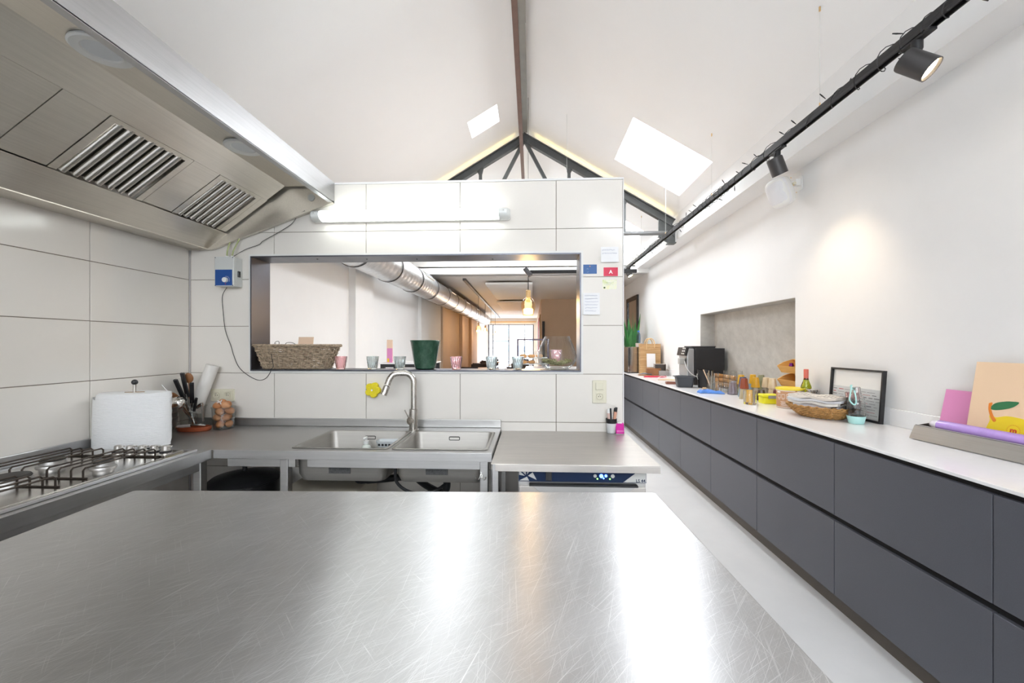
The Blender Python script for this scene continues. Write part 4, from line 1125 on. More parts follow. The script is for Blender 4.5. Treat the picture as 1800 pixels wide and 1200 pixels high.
mag = pm('magenta_plastic', (.62, .02, .33), .25)
MB().prism([(-.045, .002), (.05, .002), (.05, .03), (.02, .06), (-.01, .058), (-.045, .022)], -.024, .024, 'x').build('body', mag, TD, bev=.004)
MB().box(-.026, .026, -.047, .052, 0, .003).build('base', grey_pl, TD)
MB().cyl((-.013, .012, .046), (.013, .012, .046), .023, 20).build('tape', pm('clear_tape', (.75, .72, .74), .2), TD, smooth=True)

# ================================================================== cards and notes on the wall
ink = pm('blue_ink', (.12, .14, .30), .7)
def scribble(parent, w_, h_, rows, left, top, step, seed, mat=ink, curl=0.):
    rnd = random.Random(seed)
    for r in range(rows):
        x = left + rnd.uniform(0, .006); z_ = top - r * step; pts = []
        xe = -left - rnd.uniform(0, .03)
        while x < xe:
            pts.append((x, -.0016 - curl * ((h_ - z_) / (2 * h_)) ** 2, z_ + rnd.uniform(-.0028, .0032))); x += rnd.uniform(.0012, .0026)
        if len(pts) > 2: MB().tube(pts, .0007, 3).build('handwriting', mat, parent)
def wall_card(name, label, cat, x0, y0, x1, y1, mat, curl=False):
    a, b = at_y(x0, y0, YW), at_y(x1, y1, YW)
    w_, h_ = (b.x - a.x) / 2, (a.z - b.z) / 2
    t = thing(name, label, cat, ((a.x + b.x) / 2, YW - .0006, (a.z + b.z) / 2))
    mb = MB(); n = 7; vs = []
    for k in range(n):
        zz = h_ - 2 * h_ * k / (n - 1); dy = -.0008 - (.012 * (k / (n - 1)) ** 2 if curl else 0)
        vs += [(-w_, dy, zz), (w_, dy, zz)]
    o = len(vs); vs += [(x, y + .0005, zz) for x, y, zz in vs]
    fs = [(2 * k, 2 * k + 1, 2 * k + 3, 2 * k + 2) for k in range(n - 1)] + [(o + 2 * k, o + 2 * k + 2, o + 2 * k + 3, o + 2 * k + 1) for k in range(n - 1)]
    fs += [(2 * k, 2 * k + 2, o + 2 * k + 2, o + 2 * k) for k in range(n - 1)] + [(2 * k + 1, o + 2 * k + 1, o + 2 * k + 3, 2 * k + 3) for k in range(n - 1)] + [(0, o, o + 1, 1), (2 * n - 2, 2 * n - 1, o + 2 * n - 1, o + 2 * n - 2)]
    mb.add(vs, fs); mb.build('sheet', mat, t)
    return t, w_, h_
t, w_, h_ = wall_card('paper_note', 'small white handwritten note stuck at the top of the tiles by the hatch', 'note', 1056, 434, 1087, 461, paper, True)
scribble(t, w_, h_, 2, -w_ + .006, h_ - .02, .02, 3, curl=.0125)
t, w_, h_ = wall_card('paper_note', 'larger white handwritten list hanging beside the hatch jamb', 'note', 1025, 515, 1054, 553, paper, True)
scribble(t, w_, h_, 6, -w_ + .008, h_ - .016, .019, 4, curl=.0125)
t, w_, h_ = wall_card('business_card', 'blue business card with an orange dot stuck beside the hatch', 'card', 1025, 465, 1049, 481, pm('card_blue', (.02, .10, .30), .4))
MB().cyl((0, -.0016, h_ - .011), (0, -.0008, h_ - .011), .003, 10).build('orange_dot', pm('card_orange', (.85, .35, .05), .4), t)
scribble(t, w_, h_, 2, -w_ + .02, h_ - .026, .02, 8, pm('card_pale_print', (.4, .5, .65), .5))
t, w_, h_ = wall_card('business_card', 'red business card with a white letter stuck on the tile joint', 'card', 1061, 470, 1086, 485, pm('card_red', (.62, .012, .06), .4))
text('letter', 'A', .032, pm('card_white_print', (.9, .9, .9), .5), t, (0, -.0016, -.002), (pi / 2, 0, 0))
m_, nt, b = nodes_of('card_green')
lnk(nt, ramp(nt, noise(nt, coords(nt), 28, 3), [(.3, (.55, .62, .15)), (.5, (.80, .80, .66)), (.7, (.82, .78, .45))]), b.inputs['Base Color']); b.inputs['Roughness'].default_value = .4
t, w_, h_ = wall_card('business_card', 'pale green and white patterned business card below the red one', 'card', 1059, 491.5, 1084, 508, m_)
MB().cyl((-w_ + .012, -.0016, -h_ + .009), (-w_ + .012, -.0008, -h_ + .009), .006, 12).build('dark_emblem', pm('card_dark_print', (.06, .09, .02), .5), t)
scribble(t, w_, h_, 2, -w_ + .02, .01, .012, 9, pm('card_grey_print', (.4, .42, .35), .5))

# ================================================================== things on the hatch sill
SY = YW + .085
# wicker basket
wick = pm('grey_wicker', (.40, .31, .22), .8, var=.45, vs=60)
b0, b1 = at_y(456, 640, SY), at_y(592, 640, SY)
bcx = (b0.x + b1.x) / 2; bhw = (b1.x - b0.x) / 2
WB = thing('wicker_basket', 'rectangular grey-brown wicker basket on the hatch sill', 'basket', (bcx, SY, SILL + .001))
def rrpath(hx_, hy_, r, n):
    per = []
    base = rr(hx_, hy_, r, 6)
    L = [0]
    for i in range(len(base)):
        a, b = Vector(base[i]), Vector(base[(i + 1) % len(base)]); L.append(L[-1] + (b - a).length)
    for k in range(n):
        s_ = L[-1] * k / n
        i = max(j for j in range(len(base)) if L[j] <= s_)
        a, b = Vector(base[i]), Vector(base[(i + 1) % len(base)]); t = (s_ - L[i]) / max(L[i + 1] - L[i], 1e-6)
        p = a + (b - a) * t; d = (b - a).normalized() if (b - a).length > 0 else Vector((1, 0)); per.append((p, Vector((d.y, -d.x))))
    return per
mb = MB(); NS = 36; BH = .142
for row in range(10):
    t = row / 9; zz = .006 + t * BH
    hx_ = bhw * (.80 + .17 * t); hy_ = .062 + .024 * t
    for strand in range(2):
        pts = []
        per = rrpath(hx_, hy_, .03, NS * 2)
        for k, (p, n) in enumerate(per):
            ph = (k / 2 + row) * pi + strand * pi * .35
            off = .0085 * cos(ph) + random.uniform(-.002, .002)
            q = p + n * off; pts.append((q.x, q.y, zz + strand * .007 + random.uniform(-.002, .002)))
        mb.tube(pts, .0037, 5, closed=True)
o = mb.build('weave', wick, WB, smooth=60); o['kind'] = 'stuff'
mb = MB()
for k in range(NS):
    lo = rrpath(bhw * .80, .062, .03, NS)[k][0]; hi = rrpath(bhw * .97, .086, .03, NS)[k][0]
    mb.tube([(lo.x, lo.y, .003), (hi.x, hi.y, BH + .004)], .0042, 5)
o = mb.build('stakes', wick, WB, smooth=60); o['kind'] = 'stuff'
mb = MB()
for strand in range(4):
    pts = []
    for k, (p, n) in enumerate(rrpath(bhw * .99, .088, .032, 120)):
        ph = k * .9 + strand * pi / 2; q = p + n * (.008 * cos(ph)); pts.append((q.x, q.y, BH + .010 + .007 * sin(ph)))
    mb.tube(pts, .0038, 5, closed=True)
mb.build('rim', wick, WB, smooth=60)
MB().prism(rr(bhw * .79, .06, .03), .002, .008, 'z').build('base', wick, WB)
peach = pm('peach_card', (.80, .60, .44), .7)
o = MB().box(-.052, .052, -.001, .001, 0, .202).build('peach_card', peach, None, loc=(at_y(529, 610, SY).x, SY + .03, SILL + .012), rz=(radians(-10), 0, 0)); tag(o, 'blank peach card standing up in the wicker basket', 'card')
o = MB().box(-.17, .17, -.04, .04, 0, .010).build('kraft_folder', pm('kraft', (.52, .33, .20), .8), None, loc=(bcx + .01, SY, SILL + .135)); tag(o, 'flat brown folder lying on top in the wicker basket', 'folder')
cpts = [(bcx - .16, SY - .01, SILL + .14), (bcx - .155, SY, SILL + .175), (bcx - .13, SY, SILL + .18), (bcx - .125, SY, SILL + .15), (bcx - .09, SY, SILL + .155), (bcx - .07, SY - .01, SILL + .172), (bcx - .03, SY - .01, SILL + .172), (bcx, SY, SILL + .15)]
tag(MB().tube(smooth_path(cpts), .0018, 6).build('charger_cable', wire_b, None, smooth=True), 'black charger cable curling out of the wicker basket', 'cable')

# swirl glasses
def swirl_mesh(name, m_, n=72, r0=.0265, r1=.0385, h_=.084):
    mb = MB(); zs = [0, .004, .012, .022, .034, .046, .058, .070, .080, h_]
    def R(zz): return r0 + (r1 - r0) * (zz / h_) ** .8
    rings = []
    for zz in zs:
        amp = .0012 * min(1, zz / .014) * (1 if zz < h_ - .002 else .2)
        rings.append([((R(zz) + amp * cos(18 * (2 * pi * i / n) + zz * 70)) * cos(2 * pi * i / n), (R(zz) + amp * cos(18 * (2 * pi * i / n) + zz * 70)) * sin(2 * pi * i / n), zz) for i in range(n)])
    for zz in [h_, .07, .05, .03, .014, .009]:
        rings.append([((R(zz) - .0028) * cos(2 * pi * i / n), (R(zz) - .0028) * sin(2 * pi * i / n), zz) for i in range(n)])
    mb.ring(rings); return mb.mesh(name, m_, 70)
g_pink = glass('pink_glass', (.86, .64, .65)); g_grey = glass('smoke_glass', (.74, .80, .80))
mp_, mg_ = swirl_mesh('tumbler', g_pink), swirl_mesh('tumbler', g_grey)
for px, me, lb in ((599, mp_, 'pink swirl glass tumbler next to the wicker basket'), (655, mg_, 'smoke grey swirl tumbler on the sill between pink glass and cards'), (703, mg_, 'smoke grey swirl tumbler on the sill touching the green pot'),
                   (802, mp_, 'pink swirl glass tumbler right beside the green pot'), (864, mg_, 'smoke grey swirl tumbler on the sill before the far dining tables'), (910, mg_, 'smoke grey swirl tumbler on the sill nearest the round glass vase')):
    o = bpy.data.objects.new('swirl_tumbler', me); COL.objects.link(o)
    o.location = (at_y(px, 640, SY - .03).x, SY - .03, SILL + .0008); tag(o, lb, 'tumbler', 'swirl tumblers on the hatch sill')
# green pot
gp = at_y(747.5, 640, SY); m_, nt, b = nodes_of('green_glaze')
nz = noise(nt, coords(nt, (1, 1, .7)), 26, 6, .7)
lnk(nt, ramp(nt, nz, [(.35, (.022, .065, .038)), (.62, (.045, .11, .07)), (.8, (.20, .26, .20))]), b.inputs['Base Color']); b.inputs['Roughness'].default_value = .22
PT_ = MB(); PT_.lathe([(.055, 0), (.064, .006), (.070, .03), (.094, .178), (.097, .183), (.095, .187), (.089, .184), (.066, .03), (.03, .02)], 48)
tag(PT_.build('glazed_pot', m_, None, smooth=True, loc=(gp.x, SY, SILL + .001)), 'dark green glazed flower pot on the hatch sill', 'pot')
# round glass vase
vq = at_y(980, 640, SY)
VS = thing('glass_vase', 'round clear glass bowl vase on the hatch sill by the right jamb', 'vase', (vq.x - .003, SY, SILL + .001))
prof = [(.055, 0), (.075, .004), (.105, .03), (.124, .065), (.126, .085), (.118, .12), (.100, .165), (.082, .205), (.080, .212)]
inn = [(r_ - .0035, zz) for r_, zz in prof[::-1][:-1]] + [(.070, .010), (.02, .008)]
inn[0] = (.0765, .212)
MB().lathe(prof + inn, 56).build('vase_glass', clear, VS, smooth=True)
moss = pm('dry_moss', (.42, .40, .20), .9, var=.3, vs=60)
mb = MB(); rnd = random.Random(5)
for k in range(330):
    a = rnd.uniform(0, 2 * pi); r_ = .098 * sqrt(rnd.random()); zz = .014 + .028 * (r_ / .1) ** 2 + rnd.uniform(0, .016)
    zz = max(zz, .012); s_ = rnd.uniform(.004, .008)
    mb.sphere((r_ * .95 * cos(a), r_ * .95 * sin(a), zz + .012), s_, s_ * rnd.uniform(.6, 1), s_ * rnd.uniform(.5, .9), 6, 4, rot('Z', rnd.uniform(0, 3)))
o = mb.build('moss_pebbles', moss, None, smooth=True, loc=VS.location); o['kind'] = 'stuff'; tag(o, 'pale green pebbles lying in the round glass vase', 'pebbles')
o = bpy.data.objects.new('swirl_tumbler', mp_); COL.objects.link(o); o.location = VS.location + Vector((-.006, 0, .044)); o.scale = (.97, .97, .97)
tag(o, 'pink swirl glass tumbler standing inside the round glass vase', 'tumbler')

# ================================================================== things on the white worktop (nearest first)
def wt(px, py): return at_z(px, py, ZW)
def dep(p): return p.y * CS - p.x * SN
WZ = ZW + .0008
RZ = -pi / 2            # local -y looks into the room, local +x towards the camera
# ---- steel trough with a purple roll
p0 = wt(1603, 770); p1 = Vector((p0.x + .13, p0.y - .62, ZW))
dirn = Vector((.06, -1, 0)).normalized()
TG = thing('steel_trough', 'angled stainless steel trough for rolls on the white worktop', 'trough', (p0.x + .05, p0.y - .32, WZ), math.atan2(dirn.y, dirn.x))
# local x runs towards the camera, local +y to the wall
trm = steel('trough_steel', (.30, .29, .28), (.4, .5), (1, 40, 40), 4)
prof = [(-.045, .002), (.055, .002), (.055, .075), (.052, .075), (.052, .005), (-.040, .005), (-.018, .062), (-.010, .066), (-.011, .069), (-.021, .065)]
mb = MB(); mb.prism(prof, -.32, .34, 'x'); mb.build('trough_body', trm, TG)
MB().prism([(-.045, .002), (.055, .002), (.055, .075), (-.018, .064)], -.323, -.32, 'x').build('end_plate', trm, TG)
MB().box(-.315, -.255, -.012, .03, .02, .06).build('wood_block', wood_d, TG, bev=.003)
MB().tube([(-.318, -.018, .070), (.34, -.018, .070)], .0012, 5).build('cutting_wire', chrome, TG)
PL_ = thing('purple_roll', 'long lilac foil roll lying in the steel trough', 'roll', TG.matrix_basis @ Vector((0, .018, .080)), TG.rotation_euler.z)
lil = pm('lilac_foil', (.42, .26, .66), .2, var=.08, vs=30, coat=.5)
MB().cyl((-.235, 0, 0), (.36, 0, 0), .025, 24).build('tube', lil, PL_, smooth=True)
MB().tube([(-.275, 0, 0), (-.262, 0, 0), (-.235, 0, 0)], [.012, .020, .0245], 20).build('end_wrap', pm('cellophane', (.75, .72, .80), .2), PL_, smooth=True)
# ---- cards leaning on the upstand
pinkc = pm('pink_card', (.70, .26, .50), .7); peachc = pm('big_peach_card', (.82, .60, .40), .7)
def lean_card(name, label, xl, xr, ytop, ybot, mat, lean, off):
    xa = XR - .016 - off
    a = at_x(xl, ybot, xa); b = at_x(xr, ybot, xa); top = at_x(xl, ytop, XR - .012 - off * .6)
    w_ = a.y - b.y; h_ = top.z - ZW
    t = thing(name, label, 'card', (xa - lean, (a.y + b.y) / 2, WZ), RZ)
    t.rotation_euler = (math.atan2(-lean * 1.0, h_) , 0, RZ)
    MB().box(-w_ / 2, w_ / 2, -.001, .001, 0, h_).build('card_sheet', mat, t)
    return t, w_, h_
t, w_, h_ = lean_card('greeting_card', 'plain pink card leaning on the wall behind the lilac roll', 1664, 1729, 682, 760, pinkc, .05, .0)
mp2 = pm('pink_print', (.55, .16, .38), .6)
MB().tube([(w_ * .27 + .016 * cos(a * pi / 12), -.0014, .052 + .016 * sin(a * pi / 12)) for a in range(13)], .0012, 5).build('crest_print', mp2, t)
t, w_, h_ = lean_card('greeting_card', 'tall peach card with a lemon print leaning beside the pink card', 1718, 1880, 634, 770, peachc, .06, .016)
lem = pm('lemon_yellow', (.82, .62, .015), .6); leafm = pm('leaf_green', (.02, .17, .06), .6); orng = pm('stem_orange', (.75, .22, .02), .6); redp = pm('red_logo', (.62, .05, .02), .6)
S_ = h_
def spt(px, py):   # card-local point of a pixel
    q = at_x(px, py, XR - .056); return (-(q.y - t.location.y), q.z - ZW)
lo = [spt(*p) for p in ((1744, 764), (1743, 752), (1747, 738), (1745, 730), (1750, 729), (1757, 733), (1775, 731), (1795, 734), (1815, 738), (1835, 733), (1848, 733), (1850, 744), (1846, 760), (1846, 775), (1835, 785), (1760, 780))]
MB().prism([tuple(v) for v in smooth_path([(a, b, 0) for a, b in lo + lo[:1]], 4)[:-1]] and [(v.x, v.y) for v in smooth_path([(a, b, 0) for a, b in lo + lo[:1]], 4)[:-1]], -.0016, -.001).build('lemon_print', lem, t)
lf = [spt(*p) for p in ((1743, 717), (1752, 708), (1768, 705), (1780, 705), (1793, 707), (1784, 715), (1768, 719), (1752, 720))]
MB().prism([(v.x, v.y) for v in smooth_path([(a, b, 0) for a, b in lf + lf[:1]], 4)[:-1]], -.0022, -.0012).build('leaf_print', leafm, t)
st = [spt(*p) for p in ((1741, 708), (1747, 707), (1746, 717), (1752, 730), (1758, 738), (1754, 741), (1748, 733), (1742, 719))]
MB().prism([(v.x, v.y) for v in smooth_path([(a, b, 0) for a, b in st + st[:1]], 4)[:-1]], -.0024, -.0014).build('stem_print', orng, t)
lc = spt(1791, 757)
for k in range(26):
    a = 2 * pi * k / 26
    MB().tube([(lc[0] + .021 * cos(a), -.0018, lc[1] + .021 * sin(a)), (lc[0] + .025 * cos(a), -.0018, lc[1] + .025 * sin(a))], .0008, 4).build('crest_ray', orng, t)
text('crest_letter', 'm', .034, redp, t, (lc[0], -.0022, lc[1]), (pi / 2, 0, 0))
# ---- picture frame leaning against the wall
fa, fb = wt(1551, 747), None
fw = at_x(1457, 700, XR - .04).y - at_x(1548, 700, XR - .04).y
PF = thing('picture_frame', 'black picture frame with a newspaper page leaning on the wall', 'picture frame', (XR - .045, at_x(1502, 740, XR - .045).y, WZ))
ftop = at_x(1548, 651, XR - .02).z - ZW
PF.rotation_euler = (math.atan2(-.022, ftop), 0, RZ)
fw2 = fw / 2; e = .012
for b_ in ((-fw2, fw2, 0, e), (-fw2, fw2, ftop - e, ftop), (-fw2, -fw2 + e, e, ftop - e), (fw2 - e, fw2, e, ftop - e)):
    MB().box(b_[0], b_[1], -.018, .004, b_[2], b_[3]).build('frame_bar', black, PF, bev=.001)
MB().box(-fw2 + e, fw2 - e, -.002, .002, e, ftop - e).build('backing', white_pl, PF)
pg = MB().box(-fw2 + e + .002, fw2 - e - .002, -.004, -.0021, e + .001, ftop * .62).build('newspaper_page', pm('newsprint', (.60, .62, .62), .8, var=.04, vs=8), PF)
ink2 = pm('news_ink', (.12, .12, .13), .8); redi = pm('news_red', (.45, .04, .05), .8)
rnd = random.Random(3)
for r in range(9):
    zz = ftop * .55 - r * .017
    x = -fw2 + .02
    while x < fw2 - .05:
        L = rnd.uniform(.02, .06)
        MB().box(x, min(x + L, fw2 - .02), -.0046, -.004, zz, zz + rnd.choice((.002, .002, .004))).build('text_line', redi if rnd.random() < .12 else ink2, pg); x += L + rnd.uniform(.008, .02)
MB().cyl((.02, -.0046, ftop * .42), (.02, -.004, ftop * .42), .012, 16).build('red_badge', redi, pg)
MB().box(-.05, .05, -.001, 0, 0, .10).build('white_sheet', paper, None, loc=(XR - .018, at_x(1551, 720, XR - .02).y, WZ), rz=(-.01, 0, RZ)); tag(bpy.data.objects['white_sheet'], 'white sheet of paper standing behind the black picture frame', 'paper')
# ---- drinking bottle
q = wt(1505, 744)
WBt = thing('drinking_bottle', 'clear glass drinking bottle with mint base and strap on the worktop', 'bottle', (q.x, q.y, WZ))
mint = pm('mint_silicone', (.42, .72, .70), .5)
MB().lathe([(.034, 0), (.037, .004), (.0445, .035), (.0455, .045), (.0440, .045), (.038, .038), (.02, .036)], 36).build('base_sleeve', mint, WBt, smooth=True)
MB().lathe([(.036, .037), (.0440, .0455), (.0450, .07), (.044, .11), (.038, .145), (.028, .168), (.020, .180), (.019, .196), (.0165, .196), (.0175, .178), (.026, .163), (.036, .142), (.042, .11), (.043, .07), (.041, .048), (.02, .042)], 36).build('glass_body', solid_glass, WBt, smooth=True)
MB().lathe([(.0212, .185), (.0212, .212), (.018, .216), (.005, .217)], 24).build('steel_cap', chrome, WBt, smooth=True)
pts = [(-.022, 0, .200), (-.035, -.004, .218), (-.032, -.008, .225), (-.040, -.012, .19), (-.048, -.015, .14), (-.036, -.030, .115), (-.026, -.033, .125), (-.024, -.028, .16), (-.020, -.012, .195)]
MB().tube(smooth_path(pts), .004, 8).build('strap', mint, WBt, smooth=True)
# ---- stacked swirl tumblers
q = wt(1521, 740)
for k, (me, lb) in enumerate(((mg_, 'smoke grey swirl tumbler at the foot of the stack by the picture frame'), (mp_, 'pink swirl tumbler stacked in the grey one by the picture frame'), (mp_, 'topmost pink swirl tumbler of the stack by the picture frame'))):
    o = bpy.data.objects.new('swirl_tumbler', me); COL.objects.link(o); o.location = (min(q.x, XR - .13), q.y, WZ + k * .044); o.scale = (1.02 - .0 * k,) * 3
    tag(o, lb, 'tumbler', 'stacked swirl tumblers')
# ---- bread basket with newspapers
q = wt(1436, 727)
BB = thing('seagrass_basket', 'low brown seagrass basket of newspapers on the worktop', 'basket', (1.862, at_x(1443, 732, 1.862).y, WZ + .001), radians(-60))
sea = pm('seagrass', (.40, .22, .075), .75, var=.45, vs=45)
mb = MB(); rnd = random.Random(11); NB = 54
def ovr(t): return .105 + .075 * t ** .8
for row in range(11):
    t = row / 10; zz = .006 + .066 * t
    pts = []
    for k in range(NB * 2):
        a = 2 * pi * k / (NB * 2); r_ = ovr(t) + .005 * cos((k / 2 + row) * pi) + rnd.uniform(-.002, .002)
        pts.append((r_ * 1.08 * cos(a), r_ * .80 * sin(a), zz + .004 * sin((k / 2 + row) * pi) + rnd.uniform(-.0015, .0015)))
    mb.tube(pts, .0048, 5, closed=True)
o = mb.build('weave', sea, BB, smooth=60); o['kind'] = 'stuff'
mb = MB()
for k in range(110):
    a = 2 * pi * k / 110 + rnd.uniform(-.02, .02)
    mb.tube([(ovr(.1) * 1.1 * cos(a), ovr(.1) * .82 * sin(a), .012), (ovr(.5) * 1.11 * cos(a + .08), ovr(.5) * .83 * sin(a + .08), .042), (ovr(1) * 1.10 * cos(a), ovr(1) * .82 * sin(a), .074)], .0036, 4)
o = mb.build('wrapped_straw', sea, BB, smooth=60); o['kind'] = 'stuff'
MB().lathe([(.10, .002), (.115, .003), (.115, .010), (.10, .010)], 40, sx=1.08, sy=.80).build('base', sea, BB)
hp = [(.17 * cos(a), .13 * sin(a), .072 + .05 * sin(pi * k / 8)) for k, a in enumerate([-.9 + .2 * i for i in range(9)])]
MB().tube(hp, .0065, 8).build('handle', pm('dark_leather', (.06, .04, .03), .6), BB, smooth=True)
news = [pm('paper_stack_%d' % k, c, .85, var=.08, vs=40, vstretch=(1, 1, 20)) for k, c in enumerate(((.62, .63, .66), (.72, .70, .66), (.16, .08, .09), (.68, .66, .68), (.66, .61, .55)))]
zz = .024
for k, (hx_, hy_, th, mi, rz_) in enumerate(((.095, .065, .02, 0, .1), (.11, .075, .014, 2, -.1), (.125, .085, .020, 3, .06), (.145, .10, .016, 1, -.04), (.15, .105, .014, 0, .05), (.145, .10, .014, 4, -.10))):
    b0_ = BB.location + Vector((0, 0, zz)); mb = MB(); n = 8
    for j in range(n): pass
    ring0 = []
    rings = []
    for i in range(9):
        x = -hx_ + 2 * hx_ * i / 8; sag = .005 * cos(x * 40)
        rings.append([(x, -hy_, sag), (x, hy_, sag), (x, hy_, sag + th), (x, 0, sag + th + .003), (x, -hy_, sag + th)])
    mb.ring(rings); o = mb.build('newspaper', news[mi], None, smooth=30, loc=b0_, rz=radians(-60) + rz_)
    tag(o, ('plain white newspaper at the bottom of the seagrass basket', 'dark maroon magazine in the seagrass basket', 'greyish white newspaper above the maroon magazine', 'cream newspaper folded in the seagrass basket', 'pale grey newspaper near the top of the basket', 'topmost beige newspaper with rows of print in the basket')[k], 'newspaper', 'newspapers in the seagrass basket')
    if k == 5:
        for r in range(7):
            for c_ in range(5):
                MB().box(-.13 + r * .04, -.105 + r * .04, -.09 + c_ * .04, -.087 + c_ * .04, th + .004, th + .0052).build('print_line', ink2, o)
    zz += th + .0025
# ---- brown tub with yellow lid
q = wt(1389, 714)
r_ = 20.5 / FPX * dep(q); hh = (714 - 681) / FPX * dep(q) * 1.0
KT = thing('kraft_tub', 'round kraft brown tub with yellow lid and white print', 'tub', (at_d(1389, 700, 3.04).x, at_d(1389, 700, 3.04).y, WZ))
kraft_m = pm('kraft_brown', (.50, .27, .14), .6); yl = pm('yellow_lid', (.82, .66, .05), .35); wprint = pm('white_print', (.85, .82, .78), .6)
kb = MB().lathe([(r_ * .97, 0), (r_ * .98, .002), (r_, hh * .96)], 44).build('tub_body', kraft_m, KT, smooth=True)
MB().lathe([(r_ * 1.04, hh * .93), (r_ * 1.07, hh * .95), (r_ * 1.06, hh * 1.03), (r_ * .99, hh * 1.04), (r_ * .97, hh * 1.01), (r_ * .3, hh * 1.01)], 44).build('lid', yl, KT, smooth=True)
def wrap(parent, a0, a1, z0, z1, rad, mat, nm, n=8):
    mb = MB(); rings = []
    rings = [[(rad * cos(a0 + (a1 - a0) * i / n), rad * sin(a0 + (a1 - a0) * i / n), zz_) for zz_ in (z0, z1)] + [((rad - .001) * cos(a0 + (a1 - a0) * i / n), (rad - .001) * sin(a0 + (a1 - a0) * i / n), zz_) for zz_ in (z1, z0)] for i in range(n + 1)]
    mb.ring(rings); return mb.build(nm, mat, parent)
va = math.atan2(-q.y, -q.x)
for zz_ in (.025, .88): wrap(kb, va - 1.4, va + .35, hh * zz_, hh * (zz_ + .035), r_ * 1.004, wprint, 'white_band', 14); wrap(kb, va + .5, va + 1.3, hh * zz_, hh * (zz_ + .035), r_ * 1.004, wprint, 'white_band', 8)
for k in range(3):
    a0 = va - 1.0 + k * .36
    for z0, z1 in ((.50, .52), (.70, .72)): wrap(kb, a0, a0 + .26, hh * z0, hh * z1, r_ * 1.004, wprint, 'icon_line', 4)
    for da in (0, .25): wrap(kb, a0 + da, a0 + da + .015, hh * .52, hh * .70, r_ * 1.004, wprint, 'icon_line', 1)
    wrap(kb, a0 + .05, a0 + .21, hh * .44, hh * .455, r_ * 1.004, wprint, 'text_line', 3)
for k in range(7):
    wrap(kb, va - .75 + (k % 3) * .05, va - .05 - (k % 2) * .12, hh * (.33 - k * .038), hh * (.342 - k * .038), r_ * 1.004, wprint, 'text_line', 6)
wrap(kb, va - 1.1, va - .75, hh * .78, hh * .85, r_ * 1.004, wprint, 'brand_mark', 4)
# ---- wine bottle, dark jar
q = wt(1417, 699)
WN = thing('wine_bottle', 'green wine bottle with red capsule behind the kraft tub', 'bottle', (2.03, at_x(1417, 690, 2.03).y, WZ))
gb = glass('olive_bottle_glass', (.60, .66, .08))
MB().lathe([(.034, 0), (.037, .004), (.037, .13), (.032, .16), (.018, .20), (.0145, .225), (.0145, .27), (.0115, .27), (.0125, .22), (.016, .196), (.028, .158), (.034, .13), (.034, .01), (.01, .012)], 32).build('bottle_glass', gb, WN, smooth=True)
MB().lathe([(.0155, .205), (.0157, .28), (.0145, .284), (.004, .285)], 24).build('capsule', pm('coral_foil', (.62, .14, .10), .35), WN, smooth=True)
q = wt(1428, 703)
JR = thing('storage_jar', 'black jar with silver lid standing behind the newspaper basket', 'jar', (2.005, at_x(1429, 690, 2.005).y, WZ))
MB().lathe([(.043, 0), (.046, .004), (.046, .105), (.043, .112)], 32).build('jar_body', black_gloss, JR, smooth=True)
MB().lathe([(.040, .112), (.041, .134), (.044, .136), (.044, .146), (.038, .150), (.01, .150)], 32).build('jar_lid', chrome, JR, smooth=True)
# ---- yellow lunch box
q = wt(1352, 707)
LB = thing('lunch_box', 'flat bright yellow lunch box with grey clip next to the kraft tub', 'box', (at_d(1352, 700, 3.26).x, at_d(1352, 700, 3.26).y, WZ), radians(-6))
lmn = pm('lime_yellow', (.78, .74, .02), .35)
MB().prism(rr(.064, .050, .018), 0.0, .050, 'z').build('box_body', lmn, LB, smooth=True, bev=.004)
MB().prism(rr(.068, .054, .02), .052, .072, 'z').build('lid', lmn, LB, smooth=True, bev=.006)
MB().box(-.03, .03, -.060, -.0545, .042, .066).build('clip', pm('clip_grey', (.30, .31, .30), .4), LB, bev=.002)
# ---- glass tumbler, blue cloth, cork
q = wt(1322, 711); r_ = 10.5 / FPX * dep(q)
o = MB().lathe([(r_ * .93, 0), (r_ * .96, .003), (r_, .104), (r_ * .94, .104), (r_ * .90, .016), (r_ * .2, .014)], 36).build('glass_tumbler', solid_glass, None, smooth=True, loc=(q.x, q.y + .03, WZ)); tag(o, 'clear empty drinking glass standing alone in front of the cups', 'glass')
q = wt(1258, 691)
mb = MB(); nx, ny = 22, 12; vs = []; rnd = random.Random(2)
for j in range(ny):
    for i in range(nx):
        u, v = i / (nx - 1), j / (ny - 1)
        hgt = .012 + .016 * abs(sin(u * 7 + v * 2)) * (1.4 - u) + .006 * sin(v * 9 + u * 3)
        edge_ = min(u, 1 - u, v, 1 - v); hgt = hgt * min(1, edge_ * 8) + .002
        vs.append(((u - .5) * .22 + .01 * sin(v * 5), (v - .5) * .10 + .008 * sin(u * 6), hgt))
mb.add(vs, [(j * nx + i, j * nx + i + 1, (j + 1) * nx + i + 1, (j + 1) * nx + i) for j in range(ny - 1) for i in range(nx - 1)])
o = mb.build('blue_cloth', pm('blue_fabric', (.10, .24, .62), .9, var=.12, vs=40), None, smooth=True, loc=(q.x - .045, q.y, WZ), rz=radians(-12)); tag(o, 'crumpled bright blue cleaning cloth on the worktop edge', 'cloth')
o.modifiers.new('thick', 'SOLIDIFY').thickness = .0025
q = wt(1238.5, 684); o = MB().cyl((-.018, 0, .0105), (.018, .004, .0105), .010, 14).build('cork', pm('cork', (.62, .44, .26), .8), None, smooth=True, loc=(q.x, q.y, WZ)); tag(o, 'small wine cork lying beside the blue cloth', 'cork')
